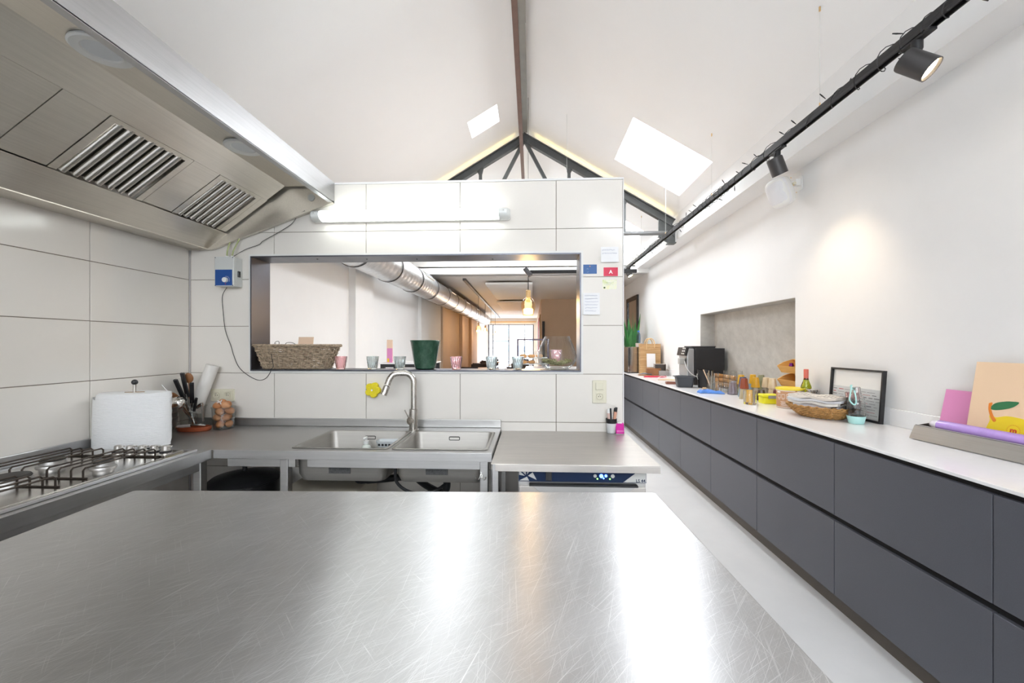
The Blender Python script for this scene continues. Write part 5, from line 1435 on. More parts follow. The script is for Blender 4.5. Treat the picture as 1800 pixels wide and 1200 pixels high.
# ---- cups (upside down) and clear glasses
def cup_mesh(name, m_, h_, rb, rt, n=10, sub=4):
    N = n * sub; mb = MB()
    def rg(r, zz, inn=0):
        out = []
        for i in range(N):
            a = 2 * pi * i / N; f_ = (a % (2 * pi / n)) - pi / n
            k_ = cos(pi / n) / cos(f_); out.append(((r * k_ - inn) * cos(a), (r * k_ - inn) * sin(a), zz))
        return out
    # upside down: wide rim on the table
    mb.ring([rg(rt, 0), rg(rt, .003), rg(rb * 1.02, h_ - .012), rg(rb * .97, h_ - .003), rg(rb * .86, h_), ] , True, False, True)
    mb.ring([rg(rt, 0), rg(rt, 0, .003), rg(rb, h_ - .012, .003)], True, False, True)
    return mb.mesh(name, m_, 25)
CH = .088
ccol = dict(mustard=(.62, .34, .02), navy=(.045, .06, .14), rust=(.26, .055, .02), slate=(.20, .28, .36), olive=(.26, .26, .14), beige=(.46, .40, .26), brown=(.10, .07, .055), cream=(.66, .54, .36), maroon=(.17, .04, .05), taupe=(.36, .33, .27))
cmesh = {k: cup_mesh('cup', pm(k + '_glaze', c, .3, var=.08, vs=25), CH, .026, .036) for k, c in ccol.items()}
CUPS = [(1303, 3.92, 0, 'olive', 'olive cup under the outermost mustard cup'), (1303, 3.92, 1, 'mustard', 'mustard cup stacked on top of the olive cup'),
        (1305, 3.66, 0, 'slate', 'slate blue cup under the navy cup'), (1306, 3.66, 1, 'navy', 'navy blue cup stacked above a slate one'),
        (1307, 3.52, 0, 'beige', 'beige green cup under the rust-red cup'), (1308, 3.52, 1, 'rust', 'rust-red cup stacked on a beige green one'),
        (1321, 3.98, 0, 'slate', 'slate blue cup deep in the niche under a mustard one'), (1323.5, 3.98, 1, 'mustard', 'mustard cup at the back stacked on slate blue'),
        (1328, 3.62, 0, 'taupe', 'taupe cup hidden behind the low mustard cup'), (1328, 3.62, 1, 'mustard', 'wide mustard cup stacked above the taupe one'),
        (1317, 3.42, 0, 'mustard', 'low mustard cup at the front edge of the group'), (1338, 3.43, 0, 'brown', 'dark brown cup beside the clear drinking glass'),
        (1337, 3.92, 0, 'olive', 'lower olive cup at the back of the niche'), (1338, 3.92, 1, 'olive', 'upper olive cup at the back of the niche'),
        (1346, 3.62, 0, 'taupe', 'taupe cup under the cream cup by the bamboo bins'), (1347, 3.62, 1, 'cream', 'cream cup stacked on the taupe cup'),
        (1357, 3.52, 0, 'cream', 'lower cream cup behind the yellow lunch box'), (1358, 3.52, 1, 'cream', 'upper cream cup behind the yellow lunch box'),
        (1366, 3.42, 0, 'maroon', 'maroon cup next to the kraft tub')]
for px, D, lv, cl, lb in CUPS:
    p = at_d(px, 690, D)
    o = bpy.data.objects.new('cup', cmesh[cl]); COL.objects.link(o)
    o.location = (p.x, p.y, WZ + lv * (CH + .0006)); o.rotation_euler = (0, 0, random.uniform(0, 1)); tag(o, lb, 'cup', 'upturned cups on the worktop')
def clear_cup(h_, rb, rt): return MB().lathe([(rt, 0), (rt, .002), (rb, h_ - .008), (rb * .9, h_), (rb * .2, h_), (rb * .2, h_ - .008), (rb - .003, h_ - .011), (rt - .0025, 0)], 28).mesh('clear_glass_cup', clear, True)
cg = clear_cup(.105, .027, .034)
lav = clear_cup(.125, .030, .044); lav.materials.clear(); lav.materials.append(glass('lavender_glass', (.86, .84, .94), .25))
for px, D, lv, me, lb in ((1277, 4.08, 1, cg, 'upturned clear glass on the upper tier beside the bamboo rolls'), (1289, 4.08, 1, cg, 'upturned clear glass on the upper tier in the middle'), (1300, 4.08, 1, cg, 'upturned clear glass on the upper tier above the mustard cup'),
                          (1277, 4.08, 0, cg, 'upturned clear glass of the lower back tier'), (1289, 4.08, 0, cg, 'upturned clear glass of the lower back tier'), (1300, 4.08, 0, cg, 'upturned clear glass of the lower back tier'),
                          (1262, 4.0, 0, cg, 'upturned clear glass at the front beside the glass jug'), (1273, 3.97, 0, cg, 'upturned clear glass at the front beside the frosted one')):
    p = at_d(px, 690, D); o = bpy.data.objects.new('clear_glass', me); COL.objects.link(o); o.location = (p.x, p.y, WZ + lv * .1056); tag(o, lb, 'glass', 'upturned clear glasses on the worktop')
p = at_d(1288, 690, 3.84); o = bpy.data.objects.new('frosted_glass_cup', lav); COL.objects.link(o); o.location = (p.x, p.y, WZ); tag(o, 'upturned frosted lavender glass next to the coloured cups', 'glass')
p = at_d(1256, 690, 4.12)
JG = thing('glass_jug', 'clear glass jug with slanted mouth in front of the bamboo rolls', 'jug', (p.x, p.y, WZ))
mb = MB(); N = 32
def jr(r, zz, sl=0.): return [(r * cos(2 * pi * i / N), r * sin(2 * pi * i / N), zz + sl * cos(2 * pi * i / N)) for i in range(N)]
mb.ring([jr(.036, 0), jr(.040, .006), jr(.040, .12), jr(.038, .165, .018), jr(.035, .165, .018), jr(.037, .12), jr(.037, .012), jr(.01, .010)]); mb.build('jug_glass', solid_glass, JG, smooth=True)
MB().tube([(.038, 0, .15), (.062, 0, .14), (.064, 0, .09), (.04, 0, .05)], .004, 8).build('handle', clear, JG, smooth=True)
# cutlery glass with spoon handles
p = at_d(1250, 690, 4.27)
CG_ = thing('cutlery_glass', 'glass of teaspoons and a wooden stirrer beside the black bucket', 'glass', (p.x, p.y, WZ))
MB().lathe([(.034, 0), (.036, .004), (.042, .13), (.039, .13), (.033, .008), (.01, .006)], 28).build('holder', clear, CG_, smooth=True)
for k in range(7):
    a = k * .9; MB().tube([(.015 * cos(a), .015 * sin(a), .012), (.036 * cos(a), .036 * sin(a), .17 + .012 * (k % 3))], [.002, .004], 6).build('spoon_handle', chrome, CG_, smooth=True)
MB().tube([(.0, 0, .014), (-.075, .01, .205)], .0055, 8).build('wooden_stick', pm('pale_wood', (.72, .52, .36), .6), CG_, smooth=True)
# little dish with sachets
p = at_d(1350, 693, 3.40)
o = MB().lathe([(.03, 0), (.034, .003), (.038, .022), (.035, .022), (.03, .006), (.01, .005)], 28).build('small_dish', pm('rose_dish', (.55, .30, .24), .4), None, smooth=True, loc=(p.x - .012, p.y + .008, WZ)); tag(o, 'small rose-coloured dish with sachets behind the lunch box', 'dish')
for k in range(5):
    o2 = MB().box(-.006, .006, -.002, .002, 0, .05).build('sachet', paper if k < 3 else redi, None, loc=o.location + Vector((-.015 + k * .008, .006 * (-1) ** k, .008)), rz=(.15 * (-1) ** k, .15 * (k - 2), k)); tag(o2, ('white' if k < 3 else 'red') + ' paper sachet standing in the small rose dish', 'sachet', 'sachets in the rose dish')
# ---- bamboo rolls in the niche
cane = pm('cane', (.46, .22, .06), .5, var=.3, vs=12, vstretch=(1, 6, 1))
for k, (dx, dz_, dy) in enumerate(((-.030, .024, 0), (.020, .024, .02), (.068, .024, -.01), (-.006, .066, -.03), (.044, .066, .02), (.018, .108, .05))):
    xb, yb = 2.10 + dx, 4.53 + dy
    R_ = thing('cane_roll', ('front', 'middle', 'rear')[k] + ' cane roll of the bottom layer beside the coffee machine' if k < 3 else ('front', 'rear')[k - 3] + ' cane roll of the second layer beside the coffee machine' if k < 5 else 'topmost cane roll of the heap beside the coffee machine', 'roll', (xb, yb, WZ + .010 + dz_), 0, 'cane rolls in the niche')
    MB().cyl((0, -.22, 0), (0, .22, 0), .0215, 16).build('cane_tube', cane, R_, smooth=True)
    for yy in (-.15, .15, .19): MB().cyl((0, yy - .004, 0), (0, yy + .004, 0), .0225, 16).build('binding', wood_d, R_, smooth=True)
# tray under the rolls
o = MB().box(2.05, 2.24, 4.27, 4.78, 0, .010).build('cane_tray', wood_d, None, loc=(0, 0, WZ), bev=.002); tag(o, 'thin dark wooden tray under the cane rolls in the niche', 'tray')
# ---- bamboo capsule bins
p = at_x(1367, 640, 2.10)
for k, (zz, lb) in enumerate(((.0, 'lowest'), (.115, 'middle'), (.23, 'topmost'))):
    yb = p.y - .126
    BN = thing('bamboo_bin', lb + ' hexagonal bamboo bin of the stack at the end of the niche', 'bin', (2.176, yb, WZ + zz), RZ, 'bamboo bins stacked in the niche')
    W = .118; hx = [(-.075, .055), (-.045, .005), (.045, .005), (.075, .055), (.045, .112)]
    prof_o = [(-.085, .058), (-.048, 0), (.048, 0), (.085, .058), (.048, .114), (.040, .109), (.074, .058), (.043, .008), (-.043, .008), (-.074, .058)]
    MB().prism(prof_o, -W + .008, W - .008, 'x').build('shell', wood_l, BN)
    for s_ in (-1, 1):
        MB().prism([(-.085, .058), (-.048, 0), (.048, 0), (.085, .058), (.048, .114), (-.030, .090)], s_ * W - .004, s_ * W + .004, 'x').build('side_panel', wood_l, BN)
cp = MB().lathe([(.014, 0), (.019, .004), (.013, .028), (.006, .030)], 16).build('coffee_capsule', pm('purple_foil', (.16, .02, .16), .25, metal=.8), None, smooth=True, loc=(2.14, p.y - .12, WZ + .285)); tag(cp, 'shiny purple coffee capsule lying in the topmost bamboo bin', 'capsule')
# ---- black bucket and black tub
q = wt(1237, 679); r_ = 12.5 / FPX * dep(q)
BK = thing('black_bucket', 'round black metal bucket in front of the coffee machine', 'bucket', (at_d(1240, 680, 4.44).x, at_d(1240, 680, 4.44).y, WZ))
MB().lathe([(r_ * .92, 0), (r_ * .95, .003), (r_, .185), (r_ * 1.03, .187), (r_ * 1.03, .193), (r_ * .96, .193), (r_ * .9, .01), (r_ * .2, .008)], 36).build('bucket_shell', black_gloss, BK, smooth=True)
MB().tube([(-r_ - .004, .01, .15), (-r_ - .012, 0, .12), (-r_ - .004, -.01, .09)], .003, 6).build('handle_lug', grey_pl, BK, smooth=True)
q = wt(1209, 675)
TUB = thing('black_tub', 'rectangular black tapered tub beside the black bucket', 'tub', (at_d(1203, 676, 4.52).x, at_d(1203, 676, 4.52).y, WZ), radians(-8))
mb = MB(); mb.ring([rrect(-.075, .075, -.065, .065, .02, 0), rrect(-.092, .092, -.08, .08, .022, .108), rrect(-.108, .108, -.095, .095, .025, .112), rrect(-.108, .108, -.095, .095, .025, .120), rrect(-.088, .088, -.077, .077, .022, .120), rrect(-.07, .07, -.06, .06, .018, .008)])
mb.build('tub_shell', pm('charcoal_plastic', (.05, .055, .065), .45), TUB, smooth=30)
# ---- coffee machine
cmx0, cmx1 = at_d(1221, 640, 4.72).x, at_d(1273, 640, 4.72).x
cmy = at_d(1221, 640, 4.72).y
CM = thing('coffee_machine', 'black and silver automatic coffee machine standing partly in the niche', 'coffee machine', (cmx0, cmy, WZ))
cw = cmx1 - cmx0; cm_h = at_d(1221, 612, 4.72).z - ZW; DY = .27
cm_y1 = min(DY, n1 - cmy - .03)
dark_m = pm('coffee_black', (.022, .022, .024), .4); silv = pm('coffee_silver', (.42, .43, .44), .35, metal=.6)
MB().box(.002, cw, 0, cm_y1, 0, cm_h).build('housing', dark_m, CM, bev=.004)
MB().box(-.085, 0, .004, cm_y1 - .004, .10, cm_h - .005).build('front_cover', silv, CM, bev=.012, seg=3)
MB().box(-.10, 0, .01, cm_y1 - .01, 0, .10).build('drip_base', silv, CM, bev=.006)
ctl = MB().prism([(-.110, cm_h - .085), (-.086, cm_h - .090), (-.060, cm_h + .008), (-.090, cm_h + .010)], .002, cm_y1 - .002).build('control_panel', dark_m, CM, bev=.002)
for r in range(3):
    for s_ in range(2):
        MB().box(-.114 + .009 * r, -.108 + .009 * r, .03 + s_ * .05, .055 + s_ * .05, cm_h - .07 + r * .03, cm_h - .055 + r * .03).build('key', white_pl, ctl)
MB().box(-.16, -.10, .02, .09, cm_h - .185, cm_h - .115).build('milk_carafe', pm('carafe_grey', (.42, .42, .40), .3), CM, bev=.006)
MB().box(-.118, -.09, .09, .14, cm_h - .19, cm_h - .12).build('spout', dark_m, CM, bev=.004)
MB().tube(smooth_path([(-.115, -.004, cm_h - .15), (-.10, -.02, cm_h - .22), (-.05, -.03, cm_h - .29), (.02, -.03, cm_h - .33), (.05, -.03, cm_h - .34)]), .0045, 8).build('milk_hose', white_pl, CM, smooth=True)
MB().prism([(-.02, cm_h + .002), (cw - .10, cm_h + .002), (cw - .09, cm_h + .024), (-.03, cm_h + .024)], .02, cm_y1 - .02).build('bean_hopper', dark_m, CM, bev=.003)
# ---- crate, small wooden things further along
q = wt(1178, 660); gw = pm('grey_wood', (.30, .27, .25), .7, var=.2, vs=12, vstretch=(1, 1, 8))
CR = thing('grey_crate', 'grey wooden open crate standing on its side by the coffee machine', 'crate', (q.x - .135, q.y + .06, WZ), radians(-10))
s2, t2 = .085, .008
for b_ in ((-s2, s2, -.06, .06, 0, t2), (-s2, s2, -.06, .06, .165, .173), (-s2, -s2 + t2, -.06, .06, t2, .165), (s2 - t2, s2, -.06, .06, t2, .165), (-s2 + t2, s2 - t2, .05, .06, t2, .165)):
    MB().box(*b_).build('plank', gw, CR, bev=.001)
o = MB().box(-.065, .065, -.035, .035, 0, .075).build('grey_box', pm('slate_card', (.28, .27, .26), .6), None, loc=(q.x - .12, q.y - .07, WZ), rz=radians(-10), bev=.002); tag(o, 'small grey box in front of the grey wooden crate', 'box')
q = wt(1157, 659)
BX = thing('wooden_box', 'small dark brown wooden box before the printed bag', 'box', (q.x - .09, q.y - .05, WZ), radians(-8))
MB().box(-.10, .10, -.06, .06, 0, .085).build('box_body', wood_d, BX, bev=.003); MB().box(-.103, .103, -.063, .063, .0855, .108).build('lid', wood_d, BX, bev=.003)
# printed wood-look carrier bag
q = wt(1146, 657.5)
m_, nt, b = nodes_of('wood_print')
wv = noise(nt, coords(nt, (2, 2, 30)), 2.2, 5, .7)
lnk(nt, ramp(nt, wv, [(.28, (.20, .10, .04)), (.45, (.44, .26, .11)), (.62, (.56, .36, .17)), (.8, (.62, .50, .36))]), b.inputs['Base Color']); b.inputs['Roughness'].default_value = .6
BG = thing('carrier_bag', 'wood-print carrier bag with rope handles next to the steel cooler', 'bag', (q.x - .01, q.y + .10, WZ), radians(-6))
bwid = 17.5 / FPX * 6.4; bhg = 54 / FPX * 6.4
mb = MB(); bd = .085
def rc(a, b_, zz): return [(-a, -b_, zz), (a, -b_, zz), (a, b_, zz), (-a, b_, zz)]
mb.ring([rc(bwid, bd, 0), rc(bwid, bd, bhg), rc(bwid - .003, bd - .003, bhg), rc(bwid - .003, bd - .003, .005)]); mb.build('bag_body', m_, BG)
rope = pm('rope', (.62, .42, .22), .8)
for y in (-bd - .004, bd + .004):
    MB().tube([(-.06, y, bhg - .09), (-.06, y, bhg)] + [(-.06 + .06 - .06 * cos(pi * k / 10), y, bhg + .085 * sin(pi * k / 10)) for k in range(11)] + [(.06, y, bhg), (.06, y, bhg - .06)], .0085, 8).build('rope_handle', rope, BG, smooth=True)
cx_ = at_d(1153.5, 635, 6.2)
o = MB().box(-.066, .066, -.001, .001, 0, .215).build('white_card', paper, None, loc=(cx_.x, BG.location.y - bd - .045, WZ + .112), rz=(-.12, 0, radians(-6))); tag(o, 'blank white card propped on the wooden box against the bag', 'card')
# red folder, cutlery board, plywood boards, brown tray
q = wt(1152, 663); o = MB().prism([(-.17, -.04), (.15, -.055), (.17, .05), (-.10, .06)], 0, .016, 'z').build('red_folder', pm('crimson', (.50, .015, .05), .5), None, loc=(q.x, q.y + .03, WZ), bev=.004); tag(o, 'crimson red folded cloth folder lying on the worktop', 'folder')
q = wt(1134, 660); o = MB().prism(rr(.11, .06, .02), 0, .010, 'z').build('serving_board', wood_d, None, loc=(q.x + .02, q.y + .04, WZ), bev=.002); tag(o, 'dark wooden serving board under the tongs by the bag', 'board')
TG2 = thing('tongs', 'pile of dark serving tongs lying on the wooden board', 'tongs', (q.x + .02, q.y + .04, WZ + .011), radians(-20))
for k in range(5):
    MB().tube([(-.10, -.03 + .015 * k, .006), (-.03, -.03 + .016 * k, .018 + .006 * (k % 2)), (.09, -.028 + .012 * k, .006)], [.003, .006, .008], 6).build('tong_arm', pm('gunmetal_%d' % k, (.10, .10, .105), .35, metal=.8), TG2, smooth=True)
q = wt(1180, 668); o = MB().prism([(-.18, -.02), (.10, -.07), (.18, .05), (-.06, .09)], 0, .012, 'z').build('plywood_board', pm('plywood', (.62, .46, .30), .6, var=.1, vs=8), None, loc=(q.x, q.y, WZ), bev=.002); tag(o, 'pale plywood board lying flat before the coffee machine', 'board')
q = wt(1188, 673); TRY = thing('brown_tray', 'small reddish brown wooden tray next to the black tub', 'tray', (at_d(1182, 673, 4.86).x, at_d(1182, 673, 4.86).y, WZ), radians(-10))
MB().box(-.075, .075, -.045, .045, 0, .012).build('tray_base', pm('red_brown_wood', (.22, .08, .05), .5), TRY, bev=.002)
for b_ in ((-.075, .075, -.045, -.039, .012, .026), (-.075, .075, .039, .045, .012, .026), (-.075, -.069, -.039, .039, .012, .026), (.069, .075, -.039, .039, .012, .026)): MB().box(*b_).build('tray_rim', MATS['red_brown_wood'], TRY)
pts = [wt(1158, 664) + Vector((0, 0, .004)), wt(1156, 668) + Vector((0, 0, .03)), wt(1163, 667) + Vector((0, 0, .045)), wt(1172, 665) + Vector((0, .0, .02)), wt(1172, 663) + Vector((0, 0, .02))]
tag(MB().tube(smooth_path(pts), .003, 6).build('white_cable', white_pl, None, smooth=True), 'white cable looping over the red folder', 'cable')
# steel cooler box with bottle on top
q = wt(1113, 653)
cxl, cxr = at_d(1102, 650, 6.75).x, at_d(1134, 650, 6.75).x
CO = thing('steel_cooler', 'polished steel milk cooler box on the worktop beside the bag', 'cooler', (cxl + .02, at_d(1113, 650, 6.75).y, WZ))
ch = 46 / FPX * 6.75; cww = cxr - cxl - .02
mirror_st = steel('mirror_steel', (.62, .62, .62), (.06, .14), (1, 1, 1), 8, 0.)
MB().box(.03, cww, 0, .34, .012, ch).build('case', steel('cooler_side_steel', (.48, .43, .37), (.2, .3), (1, 1, 40), 4), CO, bev=.004)
MB().box(0, .028, .004, .336, .012, ch - .004).build('door', mirror_st, CO, bev=.003)
MB().box(-.005, cww, -.004, .344, 0, .011).build('foot', dark_recess, CO)
MB().box(.0285, .05, -.006, -.001, .012, ch).build('corner_trim', chrome, CO)
bt = CO.location + Vector((cww * .72, .12, ch + .0))
o = MB().lathe([(.046, .0005), (.050, .062), (.047, .062), (.044, .004), (.01, .004)], 24).build('paper_cup_stack', pm('rose_paper', (.66, .56, .52), .7), None, smooth=True, loc=bt); tag(o, 'short stack of pale paper cups on the steel cooler', 'cups')
WBB = thing('water_bottle', 'clear plastic water bottle with blue cap on the steel cooler', 'bottle', bt + Vector((0, 0, .0627)))
MB().lathe([(.030, 0), (.033, .005), (.033, .05), (.031, .055), (.033, .06), (.033, .12), (.030, .15), (.014, .18), (.013, .195), (.011, .195), (.012, .178), (.03, .145), (.03, .006), (.01, .005)], 24).build('bottle_body', thin_glass('pet_plastic', (.72, .80, .86)), WBB, smooth=True)
MB().lathe([(.0155, .186), (.0155, .208), (.003, .209)], 20).build('cap', pm('blue_cap', (.02, .13, .62), .35), WBB, smooth=True)
# red tin
q = wt(1101, 650.5); o = MB().box(-.05, .05, -.04, .04, 0, .055).sphere((.02, 0, .06), .03, n=12, m=8).build('red_pouch', pm('scarlet', (.62, .02, .02), .4), None, smooth=True, loc=(q.x + .02, q.y + .05, WZ)); tag(o, 'small scarlet pouch at the far end of the worktop', 'pouch')
# snake plant
q = at_d(1110, 650, 7.45)
SPp = thing('snake_plant', 'tall snake plant with upright green leaves behind the steel cooler', 'plant', (q.x + .0, 7.55, WZ))
MB().lathe([(.085, 0), (.10, .01), (.115, .20), (.12, .21), (.112, .21), (.10, .18), (.05, .178)], 28).build('plant_pot', pm('white_pot', (.70, .70, .70), .4), SPp, smooth=True)
MB().lathe([(.101, .180), (.04, .186)], 24, cap0=False).build('soil', pm('soil', (.05, .035, .025), .9), SPp)
leaf1 = pm('snake_leaf', (.045, .20, .05), .4, var=.3, vs=25, vstretch=(1, 1, 3))
rnd = random.Random(9)
for k in range(13):
    a = 2 * pi * k / 13 + rnd.uniform(-.2, .2); lean_ = rnd.uniform(.02, .22); L = rnd.uniform(.45, .92); w0 = rnd.uniform(.036, .055)
    base = Vector((.045 * cos(a), .045 * sin(a), .17)); tipd = Vector((cos(a) * lean_, sin(a) * lean_, 1)).normalized(); side = Vector((-sin(a), cos(a), 0)) if k % 2 else Vector((cos(a * .3), sin(a * .3), 0))
    nrm_ = tipd.cross(side).normalized(); rings = []
    for i in range(9):
        t = i / 8; wd = w0 * (.55 + 1.1 * t * (1 - t) * 2) * (1 - t ** 6) + .001; c_ = base + tipd * (L * t) + side * (.02 * sin(t * 5 + k)) + Vector((cos(a), sin(a), 0)) * lean_ * .25 * t * t
        rings.append([c_ - side * wd, c_ - nrm_ * (wd * .35 + .001), c_ + side * wd, c_ + nrm_ * .002 - nrm_ * (wd * .2)])
    mb = MB(); mb.ring(rings); mb.build('leaf', leaf1, SPp, smooth=70)
# black mirror hung on the wall
m0, m1 = at_x(1103.5, 560, XR).y, at_x(1123, 560, XR).y
z1 = at_x(1123, 517, XR).z; z0 = z1 - 1.0
MI = thing('wall_mirror', 'black framed mirror hanging on the right wall above the snake plant', 'mirror', (XR - .001, (m0 + m1) / 2, z0), RZ)
mw = (m0 - m1) / 2; mw = abs(mw)
for b_ in ((-mw, mw, 0, .08), (-mw, mw, .92, 1.0), (-mw, -mw + .08, .08, .92), (mw - .08, mw, .08, .92)):
    MB().box(b_[0], b_[1], -.035, 0, b_[2], b_[3]).build('frame_bar', black_gloss, MI, bev=.006)
MB().box(-mw + .08, mw - .08, -.012, -.002, .08, .92).build('mirror_glass', pm('mirror_silver', (.80, .82, .82), .03, metal=1.), MI)

# ================================================================== the dining room beyond the hatch
# ventilation duct
duct_m = pm('galvanised_duct', (.66, .67, .68), .36, metal=.8, var=.12, vs=20)
DX, DZ, DR = -1.86, H + 1.02, .195
DU = thing('ventilation_duct', 'long round galvanised spiral duct under the ceiling of the dining room', 'duct', (DX, 0, DZ))
dy0, dy1 = 3.2, 16.6
mb = MB(); rings = []; yy = dy0; k = 0
while yy < dy1:
    r_ = DR * (1.0 if k % 4 else 1.02)
    rings.append([(r_ * cos(2 * pi * i / 32), yy, r_ * sin(2 * pi * i / 32)) for i in range(32)]); yy += .035; k += 1
mb.ring(rings); mb.build('spiral_pipe', duct_m, DU, smooth=50)
for y in [4.2 + 1.02 * k for k in range(12)]:
    MB().lathe([(DR * 1.035, 0), (DR * 1.06, .006), (DR * 1.06, .03), (DR * 1.035, .036)], 32, cap0=False, cap1=False).build('clamp_band', black, DU, smooth=True, loc=(0, y, 0), rz=(-pi / 2, 0, 0))
for y in [4.75 + 2.04 * k for k in range(6)]:
    a = radians(40); c0 = Vector((cos(a), 0, sin(a))); R_ = rot('Y', -a)
    g = MB().obox(c0 * (DR + .006), .02, .5, .10, R_).build('air_grille', grey_pl, DU, loc=(0, y, 0))
    MB().obox(c0 * (DR + .017), .004, .46, .07, R_).build('grille_slot', pm('grille_dark_%d' % int(y * 10), (.16, .16, .17), .5), g)
# pendant over the pass and its track
def bulb_lamp(name, label, p, ztop, s_, energy, grp=None, trk=None):
    t = thing(name, label, 'pendant lamp', p, 0, grp)
    MB().cyl((0, 0, .12 * s_), (0, 0, ztop - p[2]), .005, 6).build('cord', black, t)
    MB().lathe([(.019 * s_, .055 * s_), (.020 * s_, .058 * s_), (.020 * s_, .115 * s_), (.010 * s_, .122 * s_)], 20).build('brass_holder', copper, t, smooth=True)
    MB().lathe([(.01 * s_, -.094 * s_), (.042 * s_, -.092 * s_), (.047 * s_, -.075 * s_), (.060 * s_, -.02 * s_), (.058 * s_, .012 * s_), (.044 * s_, .04 * s_), (.022 * s_, .058 * s_)], 28).build('bulb_glass', thin_glass('amber_glass', (1, .86, .62)) if 'amber_glass' not in MATS else MATS['amber_glass'], t, smooth=True)
    fil = MATS.get('filament') or pm('filament', (1, .8, .4), .4, emis=(1, .62, .25), es=26)
    MB().lathe([(.012 * s_, -.080 * s_), (.036 * s_, -.076 * s_), (.038 * s_, -.04 * s_), (.012 * s_, -.032 * s_)], 16).build('glowing_coil', fil, t, smooth=True)
    if energy:
        l = bpy.data.lights.new('pendant_glow', 'POINT'); l.energy = energy; l.color = (1, .72, .42); l.shadow_soft_size = .09
        o = bpy.data.objects.new('pendant_glow', l); COL.objects.link(o); o.location = Vector(p) + Vector((0, 0, -.06))
pp = at_d(928.5, 535, 4.6)
tz_ = H + (606 - 478) * 4.6 / FPX
bulb_lamp('pendant_lamp', 'large amber glass pendant lamp with brass holder behind the hatch', pp, tz_ - .02, 1.35, 14)
TK2 = thing('ceiling_track', 'black lighting track hanging behind the hatch and carrying the amber pendant', 'lighting track', (pp.x, pp.y, tz_))
MB().box(.02, 1.2, -.018, .018, -.018, .018).build('rail', black, TK2)
MB().cyl((0, 0, -.02), (0, 0, roof_z(pp.x) - tz_ - .06), .0018, 6).build('stem', black, TK2)
MB().obox((-.005, 0, 0), .11, .05, .05, rot('Y', radians(52))).build('connector', pm('connector_grey', (.10, .10, .11), .4), TK2, bev=.004)
wy = at_d(996, 470, 4.6)
MB().cyl((wy.x - pp.x, 0, .018), (wy.x - pp.x, 0, roof_z(wy.x) - tz_), .0015, 6).build('suspension_wire', grey_pl, TK2)
# flat ceiling: track with small pendants, acoustic panels, downlights
ta, tb = at_z(816, 491, ZC - .02), at_z(878, 558, ZC - .02)
d_ = tb - ta
TK3 = thing('ceiling_track', 'black lighting track on the flat dining room ceiling carrying four small pendants', 'lighting track', ta)
nrm_ = Vector((-d_.y, d_.x, 0)).normalized() * .03
MB().add([(-nrm_.x, -nrm_.y, -.02), (nrm_.x, nrm_.y, -.02), (d_.x + nrm_.x, d_.y + nrm_.y, -.02), (d_.x - nrm_.x, d_.y - nrm_.y, -.02), (-nrm_.x, -nrm_.y, .019), (nrm_.x, nrm_.y, .019), (d_.x + nrm_.x, d_.y + nrm_.y, .019), (d_.x - nrm_.x, d_.y - nrm_.y, .019)], [(0, 1, 2, 3), (4, 7, 6, 5), (0, 4, 5, 1), (1, 5, 6, 2), (2, 6, 7, 3), (3, 7, 4, 0)]).build('rail', pm('track_grey', (.06, .06, .065), .4), TK3)
for px, py, pb in ((841, 520, 577), (853, 534, 580), (863, 543.5, 585), (870.5, 551, 588)):
    tt = at_z(px, py, ZC - .04); D = dep(tt); b = at_d(px, pb, D)
    bulb_lamp('pendant_lamp', 'small amber pendant lamp in the row over the dining tables', b, ZC - .04, 1.2, 8, 'row of small pendants')
ap = pm('acoustic_white', (.90, .89, .88), .9)
for k, (c4, lb) in enumerate((((853, 498), (936, 498), (932, 525), (868, 525)), ((873, 530), (932, 530), (930, 545), (880, 545))) and ((((853, 498, 936, 525)), 'larger flat white acoustic panel on the dining room ceiling'), (((873, 530, 932, 545)), 'second flat white acoustic panel further along the ceiling'))):
    a, b = at_z(c4[0], c4[1], ZC - .06), at_z(c4[2], c4[3], ZC - .06)
    b2 = at_z(c4[2], c4[1], ZC - .06)
    x0, x1, y0, y1 = a.x, b2.x, a.y, b.y
    t = thing('acoustic_panel', lb, 'ceiling panel', ((x0 + x1) / 2, (y0 + y1) / 2, ZC - .06))
    MB().box((x0 - x1) / 2, (x1 - x0) / 2, (y0 - y1) / 2, (y1 - y0) / 2, -.02, .02).build('panel_board', ap, t, bev=.004)
    for sx in (-1, 1): MB().box(sx * (x1 - x0) * .4 - .02, sx * (x1 - x0) * .4 + .02, (y0 - y1) * .4, (y1 - y0) * .4, .02, .06).build('hanger_rail', black, t)
dq = at_z(1004, 529, ZC)
DLt = thing('ceiling_spot', 'small lit ceiling spotlight before the tan wall', 'spotlight', (dq.x, dq.y, ZC))
MB().cyl((0, 0, -.09), (0, 0, 0), .05, 16).build('housing', white_pl, DLt, smooth=True); MB().cyl((0, 0, -.096), (0, 0, -.09), .04, 16).build('lens', MATS['filament'], DLt)
l = bpy.data.lights.new('ceiling_spot_glow', 'POINT'); l.energy = 30; l.color = (1, .74, .45); l.shadow_soft_size = .05
o = bpy.data.objects.new('ceiling_spot_glow', l); COL.objects.link(o); o.location = (dq.x, dq.y, ZC - .2)
